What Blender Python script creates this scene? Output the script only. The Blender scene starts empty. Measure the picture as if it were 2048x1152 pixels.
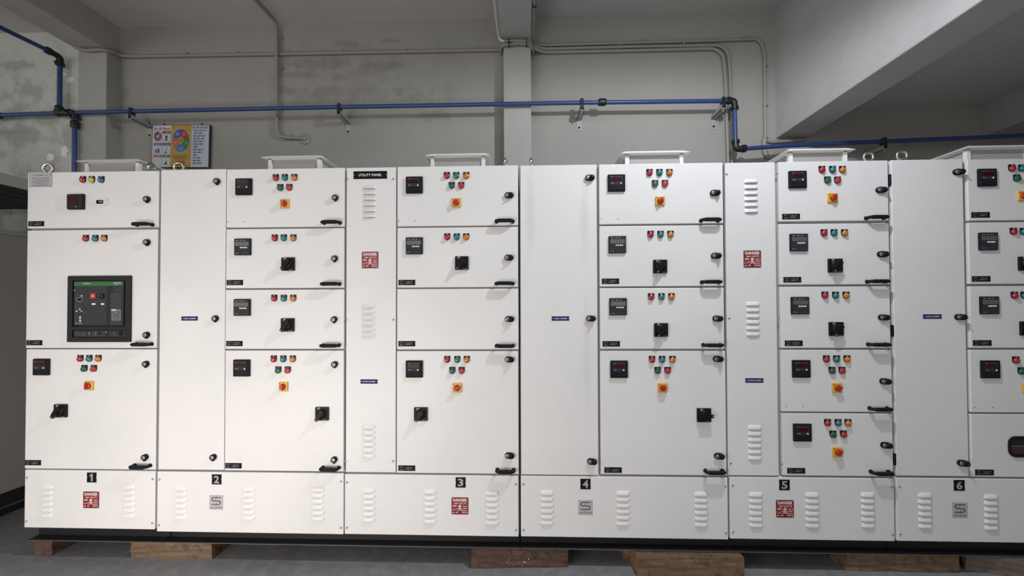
import bpy, bmesh, math, random
from mathutils import Matrix, Vector

# ------------------------------------------------------------------ camera, world, lights, exposure
SC = bpy.context.scene
COL = SC.collection
R = math.radians

cam_data = bpy.data.cameras.new('camera')
cam = bpy.data.objects.new('camera', cam_data)
COL.objects.link(cam)
cam_data.sensor_width = 36.0
cam_data.lens = 780.0 / 2048.0 * 36.0
cam_data.shift_x = -1.0 / 2048.0
cam_data.shift_y = 26.0 / 2048.0
cam_data.clip_start = 0.05
cam_data.clip_end = 100
cr = Vector((0.999481, 0.032032, -0.003352))
cu = Vector((0.003806, -0.014094, 0.999893))
cb = Vector((0.031981, -0.999387, -0.014209))
m3 = Matrix((cr, cu, cb)).transposed()
cam.matrix_world = Matrix.Translation((0.0, -2.2, 1.46)) @ m3.to_4x4()
SC.camera = cam

SC.view_settings.view_transform = 'Standard'
SC.view_settings.look = 'None'
SC.view_settings.gamma = 1.0
SC.view_settings.use_curve_mapping = False
SC.view_settings.exposure = 0.06

world = bpy.data.worlds.new('world')
SC.world = world
world.use_nodes = True
bg = world.node_tree.nodes['Background']
bg.inputs[0].default_value = (0.97, 0.96, 0.95, 1)
bg.inputs[1].default_value = 0.86

def area(name, loc, target, w, h, power, color, spread=180):
    d = bpy.data.lights.new(name, 'AREA')
    d.shape = 'RECTANGLE'
    d.size, d.size_y = w, h
    d.energy = power
    d.color = color
    d.spread = R(spread)
    o = bpy.data.objects.new(name, d)
    COL.objects.link(o)
    o.location = loc
    o.rotation_euler = (Vector(target) - Vector(loc)).to_track_quat('-Z', 'Y').to_euler()
    return o

# ceiling lamp bay in front of the panels, right of the camera (hard shadows down-left)
key = bpy.data.lights.new('hanging_lamp', 'SPOT')
key.spot_size = R(178)
key.spot_blend = 0.35
key.energy = 46
key.color = (0.89, 0.935, 1.0)
key.shadow_soft_size = 0.022
key.use_nodes = True
kn = key.node_tree.nodes['Emission']
kf = key.node_tree.nodes.new('ShaderNodeLightFalloff')
kf.inputs['Strength'].default_value = 1.0
key.node_tree.links.new(kf.outputs['Linear'], kn.inputs['Strength'])
key_o = bpy.data.objects.new('hanging_lamp', key)
COL.objects.link(key_o)
key_o.location = (1.00, -0.74, 3.10)
key_o.rotation_euler = (R(18), 0, 0)
# daylight through the roller-shutter door opening at the left of the hall
area('shutter_daylight', (-1.9, -2.5, 0.52), (-1.75, 0.0, 0.40), 1.8, 0.9, 33.5, (1.0, 0.92, 0.865), 140)
# high window at the left end of the hall
area('window_daylight', (-4.6, -3.6, 3.2), (-1.0, 0.9, 2.7), 1.8, 0.9, 16, (1.0, 0.97, 0.92), 150)
# broad soft fill light added above the panels, not an actual fitting
area('bay_fill', (1.75, -1.7, 3.60), (1.9, -0.8, 1.5), 3.2, 1.3, 23, (0.88, 0.93, 1.0), 170)
# ------------------------------------------------------------------ materials
def new_mat(name):
    m = bpy.data.materials.new(name)
    m.use_nodes = True
    return m, m.node_tree.nodes, m.node_tree.links, m.node_tree.nodes['Principled BSDF']

def mat(name, col, rough=0.5, metal=0.0, spec=0.5, bump=None, emit=None, coat=0.0):
    m, N, L, b = new_mat(name)
    b.inputs['Base Color'].default_value = (*col, 1)
    b.inputs['Roughness'].default_value = rough
    b.inputs['Metallic'].default_value = metal
    b.inputs['Specular IOR Level'].default_value = spec
    b.inputs['Coat Weight'].default_value = coat
    if emit:
        b.inputs['Emission Color'].default_value = (*emit[0], 1)
        b.inputs['Emission Strength'].default_value = emit[1]
    if bump:
        tc = N.new('ShaderNodeTexCoord')
        no = N.new('ShaderNodeTexNoise')
        no.inputs['Scale'].default_value = bump[0]
        no.inputs['Detail'].default_value = 3
        bp = N.new('ShaderNodeBump')
        bp.inputs['Strength'].default_value = bump[1]
        bp.inputs['Distance'].default_value = bump[2] if len(bump) > 2 else 0.002
        L.new(tc.outputs['Object'], no.inputs['Vector'])
        L.new(no.outputs['Fac'], bp.inputs['Height'])
        L.new(bp.outputs['Normal'], b.inputs['Normal'])
    return m

def noise(N, L, vec, scale, detail=4, rough=0.55):
    n = N.new('ShaderNodeTexNoise')
    n.inputs['Scale'].default_value = scale
    n.inputs['Detail'].default_value = detail
    n.inputs['Roughness'].default_value = rough
    L.new(vec, n.inputs['Vector'])
    return n.outputs['Fac']

def ramp(N, L, fac, stops):
    r = N.new('ShaderNodeValToRGB')
    els = r.color_ramp.elements
    while len(els) < len(stops):
        els.new(0.5)
    for e, (p, c) in zip(els, stops):
        e.position = p
        e.color = (c, c, c, 1) if isinstance(c, (int, float)) else (*c, 1)
    L.new(fac, r.inputs['Fac'])
    return r.outputs['Color']

def mixc(N, L, fac, a, b, mode='MIX'):
    n = N.new('ShaderNodeMix')
    n.data_type = 'RGBA'
    n.blend_type = mode
    for sock, v in ((n.inputs['Factor'], fac), (n.inputs['A'], a), (n.inputs['B'], b)):
        if hasattr(v, 'is_output'):
            L.new(v, sock)
        elif isinstance(v, (int, float)):
            sock.default_value = v
        else:
            sock.default_value = (*v, 1)
    return n.outputs['Result']

def math_n(N, L, op, a, b):
    n = N.new('ShaderNodeMath')
    n.operation = op
    n.use_clamp = op in ('MULTIPLY',)
    for i, v in enumerate((a, b)):
        if hasattr(v, 'is_output'):
            L.new(v, n.inputs[i])
        else:
            n.inputs[i].default_value = v
    return n.outputs['Value']

def smooth(N, L, v, lo, hi, top):
    r = N.new('ShaderNodeMapRange'); r.interpolation_type = 'SMOOTHSTEP'
    L.new(v, r.inputs['Value'])
    r.inputs['From Min'].default_value = lo; r.inputs['From Max'].default_value = hi
    r.inputs['To Max'].default_value = top
    return r.outputs['Result']

def set_bump(N, L, b, h, strength, dist):
    bp = N.new('ShaderNodeBump')
    bp.inputs['Strength'].default_value = strength
    bp.inputs['Distance'].default_value = dist
    L.new(h, bp.inputs['Height'])
    L.new(bp.outputs['Normal'], b.inputs['Normal'])

def powder_mat():
    m, N, L, b = new_mat('white_powder_coat')
    g = N.new('ShaderNodeNewGeometry').outputs['Position']
    big = noise(N, L, g, 2.2, 4)
    fine = noise(N, L, g, 210, 2)
    c = mixc(N, L, ramp(N, L, big, [(0.3, 0.0), (0.75, 1.0)]), (0.76, 0.75, 0.74), (0.70, 0.695, 0.69))
    c = mixc(N, L, ramp(N, L, fine, [(0.35, 0.0), (0.65, 0.18)]), c, (0.50, 0.50, 0.50))
    # faint handling smudges down the two edges of one tall door
    sn = noise(N, L, g, 7, 4)
    for s in ((0.030, 1.98, 0.035, 0.30), (0.335, 1.95, 0.030, 0.30), (0.345, 1.20, 0.025, 0.40)):
        d = N.new('ShaderNodeVectorMath'); d.operation = 'SUBTRACT'
        L.new(g, d.inputs[0]); d.inputs[1].default_value = (s[0], 0, s[1])
        k = N.new('ShaderNodeVectorMath'); k.operation = 'MULTIPLY'
        L.new(d.outputs[0], k.inputs[0]); k.inputs[1].default_value = (1 / s[2], 0, 1 / s[3])
        le = N.new('ShaderNodeVectorMath'); le.operation = 'LENGTH'
        L.new(k.outputs[0], le.inputs[0])
        a = math_n(N, L, 'ADD', le.outputs['Value'], sn)
        c = mixc(N, L, smooth(N, L, a, 1.7, 0.6, 0.22), c, (0.40, 0.40, 0.40))
    L.new(c, b.inputs['Base Color'])
    b.inputs['Roughness'].default_value = 0.42
    b.inputs['Specular IOR Level'].default_value = 0.4
    set_bump(N, L, b, fine, 0.22, 0.003)
    return m

def wall_mat(name, base, stain, zlo, zhi, xlo, xhi, peel=0.0, damp=0.5, stains=(), peels=()):
    m, N, L, b = new_mat(name)
    g = N.new('ShaderNodeNewGeometry').outputs['Position']
    sp = N.new('ShaderNodeSeparateXYZ')
    L.new(g, sp.inputs[0])
    def band(v, lo, hi, soft):
        r = N.new('ShaderNodeMapRange'); r.interpolation_type = 'SMOOTHSTEP'
        L.new(v, r.inputs['Value'])
        r.inputs['From Min'].default_value = lo - soft; r.inputs['From Max'].default_value = lo + soft
        r2 = N.new('ShaderNodeMapRange'); r2.interpolation_type = 'SMOOTHSTEP'
        L.new(v, r2.inputs['Value'])
        r2.inputs['From Min'].default_value = hi + soft; r2.inputs['From Max'].default_value = hi - soft
        return math_n(N, L, 'MULTIPLY', r.outputs['Result'], r2.outputs['Result'])
    mask = math_n(N, L, 'MULTIPLY', band(sp.outputs['Z'], zlo, zhi, 0.25), band(sp.outputs['X'], xlo, xhi, 0.3))
    soft = noise(N, L, g, 1.4, 5)
    blot = noise(N, L, g, 6.5, 9, 0.68)
    fine = noise(N, L, g, 90, 3)
    c = mixc(N, L, ramp(N, L, soft, [(0.3, 0.0), (0.7, 0.35)]), base, tuple(v * 0.82 for v in base))
    st = math_n(N, L, 'MULTIPLY', ramp(N, L, blot, [(0.47, 0.0), (0.62, damp)]), mask)
    c = mixc(N, L, st, c, stain)
    c = mixc(N, L, ramp(N, L, fine, [(0.3, 0.0), (0.8, 0.12)]), c, tuple(v * 0.6 for v in base))
    def spot(s, ns, amp):
        d = N.new('ShaderNodeVectorMath'); d.operation = 'SUBTRACT'
        L.new(g, d.inputs[0]); d.inputs[1].default_value = (s[0], 0, s[1])
        k = N.new('ShaderNodeVectorMath'); k.operation = 'MULTIPLY'
        L.new(d.outputs[0], k.inputs[0]); k.inputs[1].default_value = (1 / s[2], 0, 1 / s[3])
        le = N.new('ShaderNodeVectorMath'); le.operation = 'LENGTH'
        L.new(k.outputs[0], le.inputs[0])
        a = N.new('ShaderNodeMath'); a.operation = 'MULTIPLY_ADD'
        L.new(ns, a.inputs[0]); a.inputs[1].default_value = amp; L.new(le.outputs['Value'], a.inputs[2])
        return a.outputs['Value']
    if stains:
        sn = noise(N, L, g, 9, 6, 0.65)
        for s in stains:
            c = mixc(N, L, smooth(N, L, spot(s, sn, 2.4), 2.15, 1.6, damp), c, stain)
    if peels:
        sn = noise(N, L, g, 14, 6, 0.6)
        for s in peels:
            c = mixc(N, L, smooth(N, L, spot(s, sn, 2.0), 1.98, 1.90, 0.9), c, (0.72, 0.71, 0.66))
    if peel:
        pn = noise(N, L, g, 4.2, 8, 0.62)
        pk = math_n(N, L, 'MULTIPLY', ramp(N, L, pn, [(0.615, 0.0), (0.63, peel)]), mask)
        c = mixc(N, L, pk, c, (0.62, 0.60, 0.55))
    L.new(c, b.inputs['Base Color'])
    b.inputs['Roughness'].default_value = 0.85
    b.inputs['Specular IOR Level'].default_value = 0.2
    set_bump(N, L, b, fine, 0.25, 0.004)
    return m

def floor_mat():
    m, N, L, b = new_mat('grey_concrete_floor')
    g = N.new('ShaderNodeNewGeometry').outputs['Position']
    big = noise(N, L, g, 1.7, 5)
    mid = noise(N, L, g, 14, 6, 0.65)
    fine = noise(N, L, g, 160, 2)
    c = mixc(N, L, ramp(N, L, big, [(0.3, 0.0), (0.7, 1.0)]), (0.205, 0.205, 0.205), (0.165, 0.165, 0.167))
    c = mixc(N, L, ramp(N, L, mid, [(0.45, 0.0), (0.75, 0.5)]), c, (0.34, 0.34, 0.34))
    c = mixc(N, L, ramp(N, L, fine, [(0.4, 0.0), (0.7, 0.25)]), c, (0.13, 0.13, 0.13))
    L.new(c, b.inputs['Base Color'])
    b.inputs['Roughness'].default_value = 0.6
    b.inputs['Specular IOR Level'].default_value = 0.3
    set_bump(N, L, b, mid, 0.2, 0.003)
    return m

def wood_mat(name, c0, c1, c2, axis='X'):
    m, N, L, b = new_mat(name)
    tc = N.new('ShaderNodeTexCoord')
    mp = N.new('ShaderNodeMapping')
    L.new(tc.outputs['Object'], mp.inputs['Vector'])
    mp.inputs['Scale'].default_value = (3, 24, 40) if axis == 'X' else (40, 3, 24)
    n1 = noise(N, L, mp.outputs['Vector'], 1.2, 5, 0.6)
    n2 = noise(N, L, tc.outputs['Object'], 16, 6, 0.7)
    c = mixc(N, L, ramp(N, L, n1, [(0.35, 0.0), (0.65, 1.0)]), c0, c1)
    c = mixc(N, L, ramp(N, L, n2, [(0.5, 0.0), (0.62, 0.7)]), c, c2)
    L.new(c, b.inputs['Base Color'])
    b.inputs['Roughness'].default_value = 0.8
    b.inputs['Specular IOR Level'].default_value = 0.25
    set_bump(N, L, b, n1, 0.4, 0.004)
    return m

def mesh_mat():
    m, N, L, b = new_mat('fine_wire_mesh')
    tc = N.new('ShaderNodeTexCoord')
    ck = N.new('ShaderNodeTexChecker')
    ck.inputs['Scale'].default_value = 520
    ck.inputs['Color1'].default_value = (0.50, 0.48, 0.45, 1)
    ck.inputs['Color2'].default_value = (0.20, 0.19, 0.18, 1)
    L.new(tc.outputs['Object'], ck.inputs['Vector'])
    L.new(ck.outputs['Color'], b.inputs['Base Color'])
    b.inputs['Roughness'].default_value = 0.6
    return m

WHITE = powder_mat()
LOUVD = mat('louvre_opening', (0.06, 0.055, 0.05), 0.7)
HOODM = mat('hood_white_paint', (0.72, 0.72, 0.70), 0.5, bump=(200, 0.1))
FRAME = mat('cabinet_inner_frame', (0.36, 0.35, 0.34), 0.5, bump=(200, 0.1))
BLACKP = mat('black_plastic', (0.008, 0.008, 0.009), 0.42, spec=0.16)
RUBBER = mat('black_rubber', (0.009, 0.009, 0.010), 0.65, spec=0.18, bump=(300, 0.15))
CHARCOAL = mat('charcoal_plastic', (0.020, 0.021, 0.024), 0.55, spec=0.18)
BEZEL = mat('meter_bezel', (0.011, 0.012, 0.015), 0.6, spec=0.14)
METERG = mat('meter_face_grey', (0.030, 0.032, 0.040), 0.55, spec=0.15)
LCD = mat('liquid_crystal_glass', (0.10, 0.10, 0.098), 0.12, spec=0.7)
REDSCR = mat('dark_red_display', (0.045, 0.004, 0.007), 0.35, spec=0.15)
WHITEP = mat('white_plastic', (0.72, 0.72, 0.70), 0.35)
PRINTW = mat('white_print', (0.75, 0.75, 0.75), 0.5)
PRINTG = mat('grey_engraving', (0.34, 0.34, 0.35), 0.5)
PRINTD = mat('dim_grey_engraving', (0.13, 0.13, 0.14), 0.5)
PRINTK = mat('black_print', (0.012, 0.012, 0.014), 0.5)
PRINTP = mat('plum_print', (0.16, 0.11, 0.16), 0.5)
STEEL = mat('zinc_screw', (0.42, 0.42, 0.42), 0.35, 0.9)
CHROME = mat('nickel_lock_core', (0.34, 0.34, 0.35), 0.4, 0.6)
EYEM = mat('zinc_plated_eye', (0.55, 0.52, 0.46), 0.25, 1.0)
SILVER = mat('aluminium_plate', (0.44, 0.44, 0.46), 0.5, 0.1)
PLATEK = mat('black_engraved_plate', (0.007, 0.007, 0.009), 0.65, spec=0.12)
BLUEL = mat('navy_label', (0.016, 0.014, 0.095), 0.65, spec=0.12)
DREDM = mat('danger_red', (0.21, 0.008, 0.015), 0.4)
DREDB = mat('danger_red_border', (0.12, 0.03, 0.04), 0.4)
DWH = mat('danger_cream', (0.72, 0.60, 0.56), 0.5)
YEL = mat('yellow_plate', (0.66, 0.38, 0.022), 0.35)
REDK = mat('red_knob', (0.40, 0.016, 0.010), 0.3)
GREENS = mat('green_band', (0.012, 0.13, 0.022), 0.4)
BRKF = mat('breaker_frame', (0.016, 0.017, 0.018), 0.5, spec=0.2)
BRKP = mat('breaker_face', (0.034, 0.036, 0.040), 0.45, spec=0.2)
BRKL = mat('breaker_cover', (0.045, 0.046, 0.049), 0.45, spec=0.2)
BRKK = mat('breaker_gap', (0.003, 0.003, 0.003), 0.6)
BRKR = mat('breaker_red_button', (0.52, 0.035, 0.04), 0.35)
LOGOR = mat('logo_red', (0.33, 0.035, 0.07), 0.4)
LOGOK = mat('logo_navy', (0.012, 0.010, 0.035), 0.4)
BASEK = mat('black_base_paint', (0.009, 0.009, 0.010), 0.45, bump=(60, 0.15))
BASEE = mat('steel_edge_highlight', (0.20, 0.19, 0.18), 0.5, 0.5)  # pale strip: the highlight along the channel edge, put into the colour
GALV = mat('galvanised_bracket', (0.33, 0.33, 0.32), 0.55, 0.1)
BLUEP = mat('blue_air_pipe', (0.020, 0.050, 0.165), 0.4, bump=(30, 0.05))
FITK = mat('black_pipe_fitting', (0.009, 0.009, 0.010), 0.4)
CONDM = mat('painted_conduit', (0.26, 0.25, 0.225), 0.55)
CONDW = mat('white_conduit', (0.55, 0.54, 0.52), 0.5)
CABLEM = mat('grey_cable', (0.22, 0.215, 0.20), 0.6)
TIE = mat('black_cable_tie', (0.012, 0.010, 0.010), 0.5)
GREYC = mat('grey_cabinet_paint', (0.27, 0.265, 0.25), 0.55, bump=(200, 0.1))
DUCTM = mat('grey_duct_sheet', (0.30, 0.29, 0.27), 0.55)
DARKM = mat('dark_steel', (0.010, 0.010, 0.012), 0.6)
GLASSD = mat('tinted_window', (0.02, 0.02, 0.02), 0.05, spec=0.7)
def _pane():
    b = GLASSD.node_tree.nodes['Principled BSDF']
    b.inputs['Transmission Weight'].default_value = 1.0
    b.inputs['IOR'].default_value = 1.18
    b.inputs['Base Color'].default_value = (0.85, 0.85, 0.85, 1)
_pane()
MCBR = mat('window_inside_maroon', (0.10, 0.022, 0.022), 0.5)
MCBG = mat('window_inside_grey', (0.16, 0.16, 0.155), 0.5)
LENS = {}
for k, c in dict(R=(0.36, 0.007, 0.016), G=(0.006, 0.16, 0.155), O=(0.52, 0.17, 0.010), Y=(0.50, 0.42, 0.030), B=(0.016, 0.075, 0.30)).items():
    LENS[k] = mat('lamp_lens_' + dict(R='red', G='teal', O='amber', Y='yellow', B='blue')[k], c, 0.16, spec=0.7, coat=0.5)
BTNG = mat('green_button', (0.022, 0.11, 0.060), 0.4)
BTNR = mat('red_button', (0.40, 0.035, 0.040), 0.4)
HMESH = mesh_mat()
WALLM = wall_mat('grey_wall_paint', (0.32, 0.315, 0.288), (0.19, 0.185, 0.16), 3.05, 3.66, -2.3, -0.5, 0.0, 0.45,
                 stains=[(-1.716, 3.506, 0.39, 0.066), (-1.163, 3.476, 0.308, 0.057), (-1.93, 3.418, 0.164, 0.041), (-1.994, 3.283, 0.164, 0.049), (-1.673, 3.259, 0.164, 0.082), (-1.311, 3.26, 0.254, 0.074), (-1.049, 3.259, 0.057, 0.062), (-0.784, 3.048, 0.246, 0.057), (-1.461, 3.67, 0.164, 0.049), (-1.121, 3.687, 0.148, 0.029), (-3.41, 3.27, 0.057, 0.09), (-1.545, 3.388, 0.082, 0.049)])
WALLL = wall_mat('damp_peeling_paint', (0.51, 0.52, 0.485), (0.30, 0.31, 0.28), 1.9, 3.55, -7.0, -3.80, 0.0, 0.75,
                 stains=[(-4.123, 3.281, 0.179, 0.087), (-4.257, 3.495, 0.238, 0.048), (-3.819, 3.191, 0.119, 0.072), (-4.161, 2.904, 0.238, 0.099), (-3.989, 3.026, 0.159, 0.079), (-4.314, 2.927, 0.199, 0.032), (-3.557, 2.956, 0.079, 0.072), (-3.771, 2.855, 0.119, 0.159)],
                 peels=[(-4.274, 2.294, 0.103, 0.028), (-4.161, 2.335, 0.072, 0.036), (-3.778, 3.358, 0.036, 0.024), (-3.942, 2.72, 0.032, 0.028), (-3.817, 2.772, 0.032, 0.048), (-3.835, 3.409, 0.028, 0.016)])
PILM = wall_mat('pillar_paint', (0.36, 0.36, 0.335), (0.25, 0.25, 0.23), 2.0, 3.0, -4.0, -3.4, 0.0, 0.5)
CEILM = wall_mat('ceiling_paint', (0.52, 0.505, 0.505), (0.45, 0.44, 0.44), 3, 4, -6, 6, 0.0, 0.3)
BEAMM = wall_mat('beam_paint', (0.42, 0.41, 0.405), (0.35, 0.34, 0.34), 2, 4, -6, 6, 0.0, 0.35)
FLOORM = floor_mat()
WOODA = wood_mat('brown_timber', (0.12, 0.078, 0.048), (0.20, 0.135, 0.085), (0.07, 0.045, 0.03))
WOODB = wood_mat('dark_red_timber', (0.07, 0.042, 0.032), (0.11, 0.068, 0.050), (0.035, 0.024, 0.02))
WOODC = wood_mat('old_grey_timber', (0.12, 0.095, 0.075), (0.17, 0.14, 0.11), (0.08, 0.06, 0.05))
WOODE = mat('timber_end_grain', (0.20, 0.10, 0.04), 0.8, bump=(60, 0.3))
P = {k: mat('poster_' + k, c, 0.5) for k, c in dict(
    white=(0.52, 0.54, 0.57), pale=(0.45, 0.49, 0.56), gold=(0.42, 0.26, 0.03), red=(0.36, 0.015, 0.025), blue=(0.03, 0.10, 0.34),
    green=(0.015, 0.17, 0.025), orange=(0.45, 0.12, 0.012), sky=(0.05, 0.17, 0.36), maroon=(0.17, 0.012, 0.045), purple=(0.10, 0.02, 0.11),
    brick=(0.30, 0.06, 0.035), dgreen=(0.02, 0.10, 0.06), grey=(0.22, 0.22, 0.25), ink=(0.02, 0.02, 0.03)).items()}

# ------------------------------------------------------------------ mesh helpers
_text_cache = {}
def text_geo(s, bold):
    key = (s, bold)
    if key not in _text_cache:
        cu_ = bpy.data.curves.new('t', 'FONT')
        cu_.body = s
        cu_.resolution_u = 2
        cu_.offset = bold
        o = bpy.data.objects.new('t', cu_)
        COL.objects.link(o)
        dg = bpy.context.evaluated_depsgraph_get()
        me = o.evaluated_get(dg).to_mesh()
        vs = [(v.co.x, v.co.y) for v in me.vertices]
        fs = [tuple(p.vertices) for p in me.polygons]
        o.evaluated_get(dg).to_mesh_clear()
        bpy.data.objects.remove(o)
        bpy.data.curves.remove(cu_)
        xs = [v[0] for v in vs]; ys = [v[1] for v in vs]
        x0, x1, y0, y1 = min(xs), max(xs), min(ys), max(ys)
        vs = [((x - (x0 + x1) / 2) / (x1 - x0), (y - (y0 + y1) / 2) / (y1 - y0)) for x, y in vs]
        _text_cache[key] = (vs, fs)
    return _text_cache[key]

class MB:
    """collects shapes, then links them as ONE mesh object"""
    def __init__(self):
        self.v, self.f, self.m, self.s, self.mats = [], [], [], [], []
    def mi(self, m):
        if m not in self.mats:
            self.mats.append(m)
        return self.mats.index(m)
    def add(self, vs, fs, m, smooth=False):
        o = len(self.v); k = self.mi(m)
        self.v += [tuple(v) for v in vs]
        for f in fs:
            self.f.append(tuple(i + o for i in f)); self.m.append(k); self.s.append(smooth)
        return self
    def from_bm(self, b, m, smooth=False):
        b.verts.index_update()
        self.add([v.co[:] for v in b.verts], [[v.index for v in f.verts] for f in b.faces], m, smooth)
        b.free()
        return self
    def box(self, x0, x1, y0, y1, z0, z1, m, bev=0.0, seg=1, rot=None, at=None):
        b = bmesh.new()
        bmesh.ops.create_cube(b, size=1)
        for v in b.verts:
            v.co = Vector((x0 + (v.co.x + 0.5) * (x1 - x0), y0 + (v.co.y + 0.5) * (y1 - y0), z0 + (v.co.z + 0.5) * (z1 - z0)))
        if bev:
            bmesh.ops.bevel(b, geom=b.edges[:], offset=bev, segments=seg, affect='EDGES', profile=0.5)
        if rot is not None:
            bmesh.ops.transform(b, matrix=rot, verts=b.verts)
        if at is not None:
            bmesh.ops.translate(b, vec=Vector(at), verts=b.verts)
        return self.from_bm(b, m, False)
    def lathe(self, prof, m, cx=0, cz=0, seg=20, smooth=True, axis='Y', cap=True, sx=1.0):
        """prof: (radius, y) from the back to the front, turned about the Y axis"""
        vs, fs = [], []
        for r, y in prof:
            for i in range(seg):
                a = 2 * math.pi * i / seg
                p = (r * math.cos(a) * sx, y, r * math.sin(a))
                if axis == 'Z': p = (p[0], p[2], p[1])
                vs.append((p[0] + cx, p[1], p[2] + cz) if axis == 'Y' else (p[0] + cx, p[1] + cz, p[2]))
        n = len(prof)
        for j in range(n - 1):
            for i in range(seg):
                k = (i + 1) % seg
                fs.append((j * seg + i, j * seg + k, (j + 1) * seg + k, (j + 1) * seg + i))
        if cap:
            fs.append(tuple((n - 1) * seg + i for i in range(seg)))
        return self.add(vs, fs, m, smooth)
    def prism(self, pts, y0, y1, m):
        """outline in (x, z), front at y0, back at y1"""
        n = len(pts)
        vs = [(x, y0, z) for x, z in pts] + [(x, y1, z) for x, z in pts]
        fs = [tuple(range(n)), tuple(range(2 * n - 1, n - 1, -1))] + [(i, n + i, n + (i + 1) % n, (i + 1) % n) for i in range(n)]
        return self.add(vs, fs, m)
    def flat(self, x0, x1, z0, z1, y, m):
        return self.add([(x0, y, z0), (x1, y, z0), (x1, y, z1), (x0, y, z1)], [(0, 1, 2, 3)], m)
    def poly(self, pts, y, m):
        return self.add([(x, y, z) for x, z in pts], [tuple(range(len(pts)))], m)
    def stroke(self, pts, w, y, m, closed=False):
        """flat line of width w along (x, z) points"""
        for a, b in zip(pts, pts[1:] + (pts[:1] if closed else [])):
            d = Vector((b[0] - a[0], b[1] - a[1]))
            if d.length < 1e-9: continue
            d.normalize(); n = Vector((-d.y, d.x)) * w / 2; e = d * w * 0.3
            self.poly([(a[0] - e.x + n.x, a[1] - e.y + n.y), (a[0] - e.x - n.x, a[1] - e.y - n.y), (b[0] + e.x - n.x, b[1] + e.y - n.y), (b[0] + e.x + n.x, b[1] + e.y + n.y)], y, m)
        return self
    def tube(self, path, r, m, seg=10, cap=True, flat=1.0):
        pts = [Vector(p) for p in path]
        rings = []
        t0 = (pts[1] - pts[0]).normalized()
        up = Vector((0, 0, 1)) if abs(t0.z) < 0.9 else Vector((0, 1, 0))
        n = t0.cross(up).normalized()
        vs, fs = [], []
        for i, p in enumerate(pts):
            if i == 0: t = t0
            elif i == len(pts) - 1: t = (pts[-1] - pts[-2]).normalized()
            else: t = ((pts[i] - pts[i - 1]).normalized() + (pts[i + 1] - pts[i]).normalized()).normalized()
            n = (n - t * n.dot(t)).normalized()
            bnn = t.cross(n)
            rr = r[i] if isinstance(r, (list, tuple)) else r
            for k in range(seg):
                a = 2 * math.pi * k / seg
                vs.append(p + n * rr * math.cos(a) + bnn * rr * flat * math.sin(a))
        for i in range(len(pts) - 1):
            for k in range(seg):
                q = (k + 1) % seg
                fs.append((i * seg + k, i * seg + q, (i + 1) * seg + q, (i + 1) * seg + k))
        self.add(vs, fs, m, True)
        if cap:
            o = len(pts) - 1
            self.add(vs[:seg], [tuple(range(seg))[::-1]], m)
            self.add(vs[o * seg:], [tuple(range(seg))], m)
        return self
    def text(self, s, cx, cz, w, h, y, m, bold=0.0):
        vs, fs = text_geo(s, bold)
        return self.add([(cx + a * w, y, cz + b * h) for a, b in vs], fs, m)
    def scribble(self, x0, x1, z, h, y, m, rnd, hd=False):
        """a line of lettering too small to read: short uneven strokes"""
        x = x0
        if hd:
            q = x0
            while q < x1:
                e = min(q + h * rnd.uniform(1.6, 3.2), x1)
                self.flat(q, e, z + h * 0.26, z + h * 0.44, y, m)
                while q < e - 0.2 * h:
                    w = h * rnd.uniform(0.16, 0.24)
                    self.flat(q, q + w, z - h * rnd.uniform(0.25, 0.5), z + h * 0.26, y, m)
                    if rnd.random() < 0.5: self.flat(q, min(q + h * 0.4, e), z - h * 0.1, z + h * 0.06, y, m)
                    q += w + h * rnd.uniform(0.10, 0.26)
                q = e + h * 0.45
            return self
        while x < x1:
            w = rnd.uniform(0.35, 0.75) * h
            if rnd.random() < 0.16:
                x += w; continue
            e = min(x + w * 0.75, x1)
            if e - x > 0.1 * h:
                self.flat(x, e, z - h * rnd.uniform(0.3, 0.5), z + h * rnd.uniform(0.15, 0.5), y, m)
            x += w
        return self
    def mesh(self, name):
        me = bpy.data.meshes.new(name)
        me.from_pydata(self.v, [], self.f)
        for m in self.mats:
            me.materials.append(m)
        me.polygons.foreach_set('material_index', self.m)
        me.polygons.foreach_set('use_smooth', self.s)
        me.update()
        b = bmesh.new(); b.from_mesh(me)
        b.faces.ensure_lookup_table()
        if not self.keep:
            bmesh.ops.recalc_face_normals(b, faces=[f for f in b.faces])
        b.to_mesh(me); b.free()
        return me
    keep = False
    def build(self, name, parent=None, loc=(0, 0, 0), rot=(0, 0, 0)):
        return place(self.mesh(name), name, parent, loc, rot)

def place(me, name, parent=None, loc=(0, 0, 0), rot=(0, 0, 0)):
    o = bpy.data.objects.new(name, me)
    COL.objects.link(o)
    o.location = loc
    o.rotation_euler = rot
    if parent is not None:
        o.parent = parent
    return o

def thing(name, label, cat, loc=(0, 0, 0), group=None):
    o = bpy.data.objects.new(name, None)
    o.empty_display_size = 0.05
    COL.objects.link(o)
    o.location = loc
    return tag(o, label, cat, group)

def tag(o, label, cat, group=None):
    o['label'] = label
    o['category'] = cat
    if group: o['group'] = group
    return o

def struct(mb, name):
    o = mb.build(name)
    o['kind'] = 'structure'
    return o

def rrect(w, h, r, n=5):
    pts = []
    for cx, cz, a0 in ((w / 2 - r, h / 2 - r, 0), (-w / 2 + r, h / 2 - r, 90), (-w / 2 + r, -h / 2 + r, 180), (w / 2 - r, -h / 2 + r, 270)):
        for i in range(n + 1):
            a = R(a0 + 90 * i / n)
            pts.append((cx + r * math.cos(a), cz + r * math.sin(a)))
    return pts

def arc(cx, cz, r, a0, a1, n=8, rz=None):
    rz = r if rz is None else rz
    return [(cx + r * math.cos(R(a0 + (a1 - a0) * i / n)), cz + rz * math.sin(R(a0 + (a1 - a0) * i / n))) for i in range(n + 1)]

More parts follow.
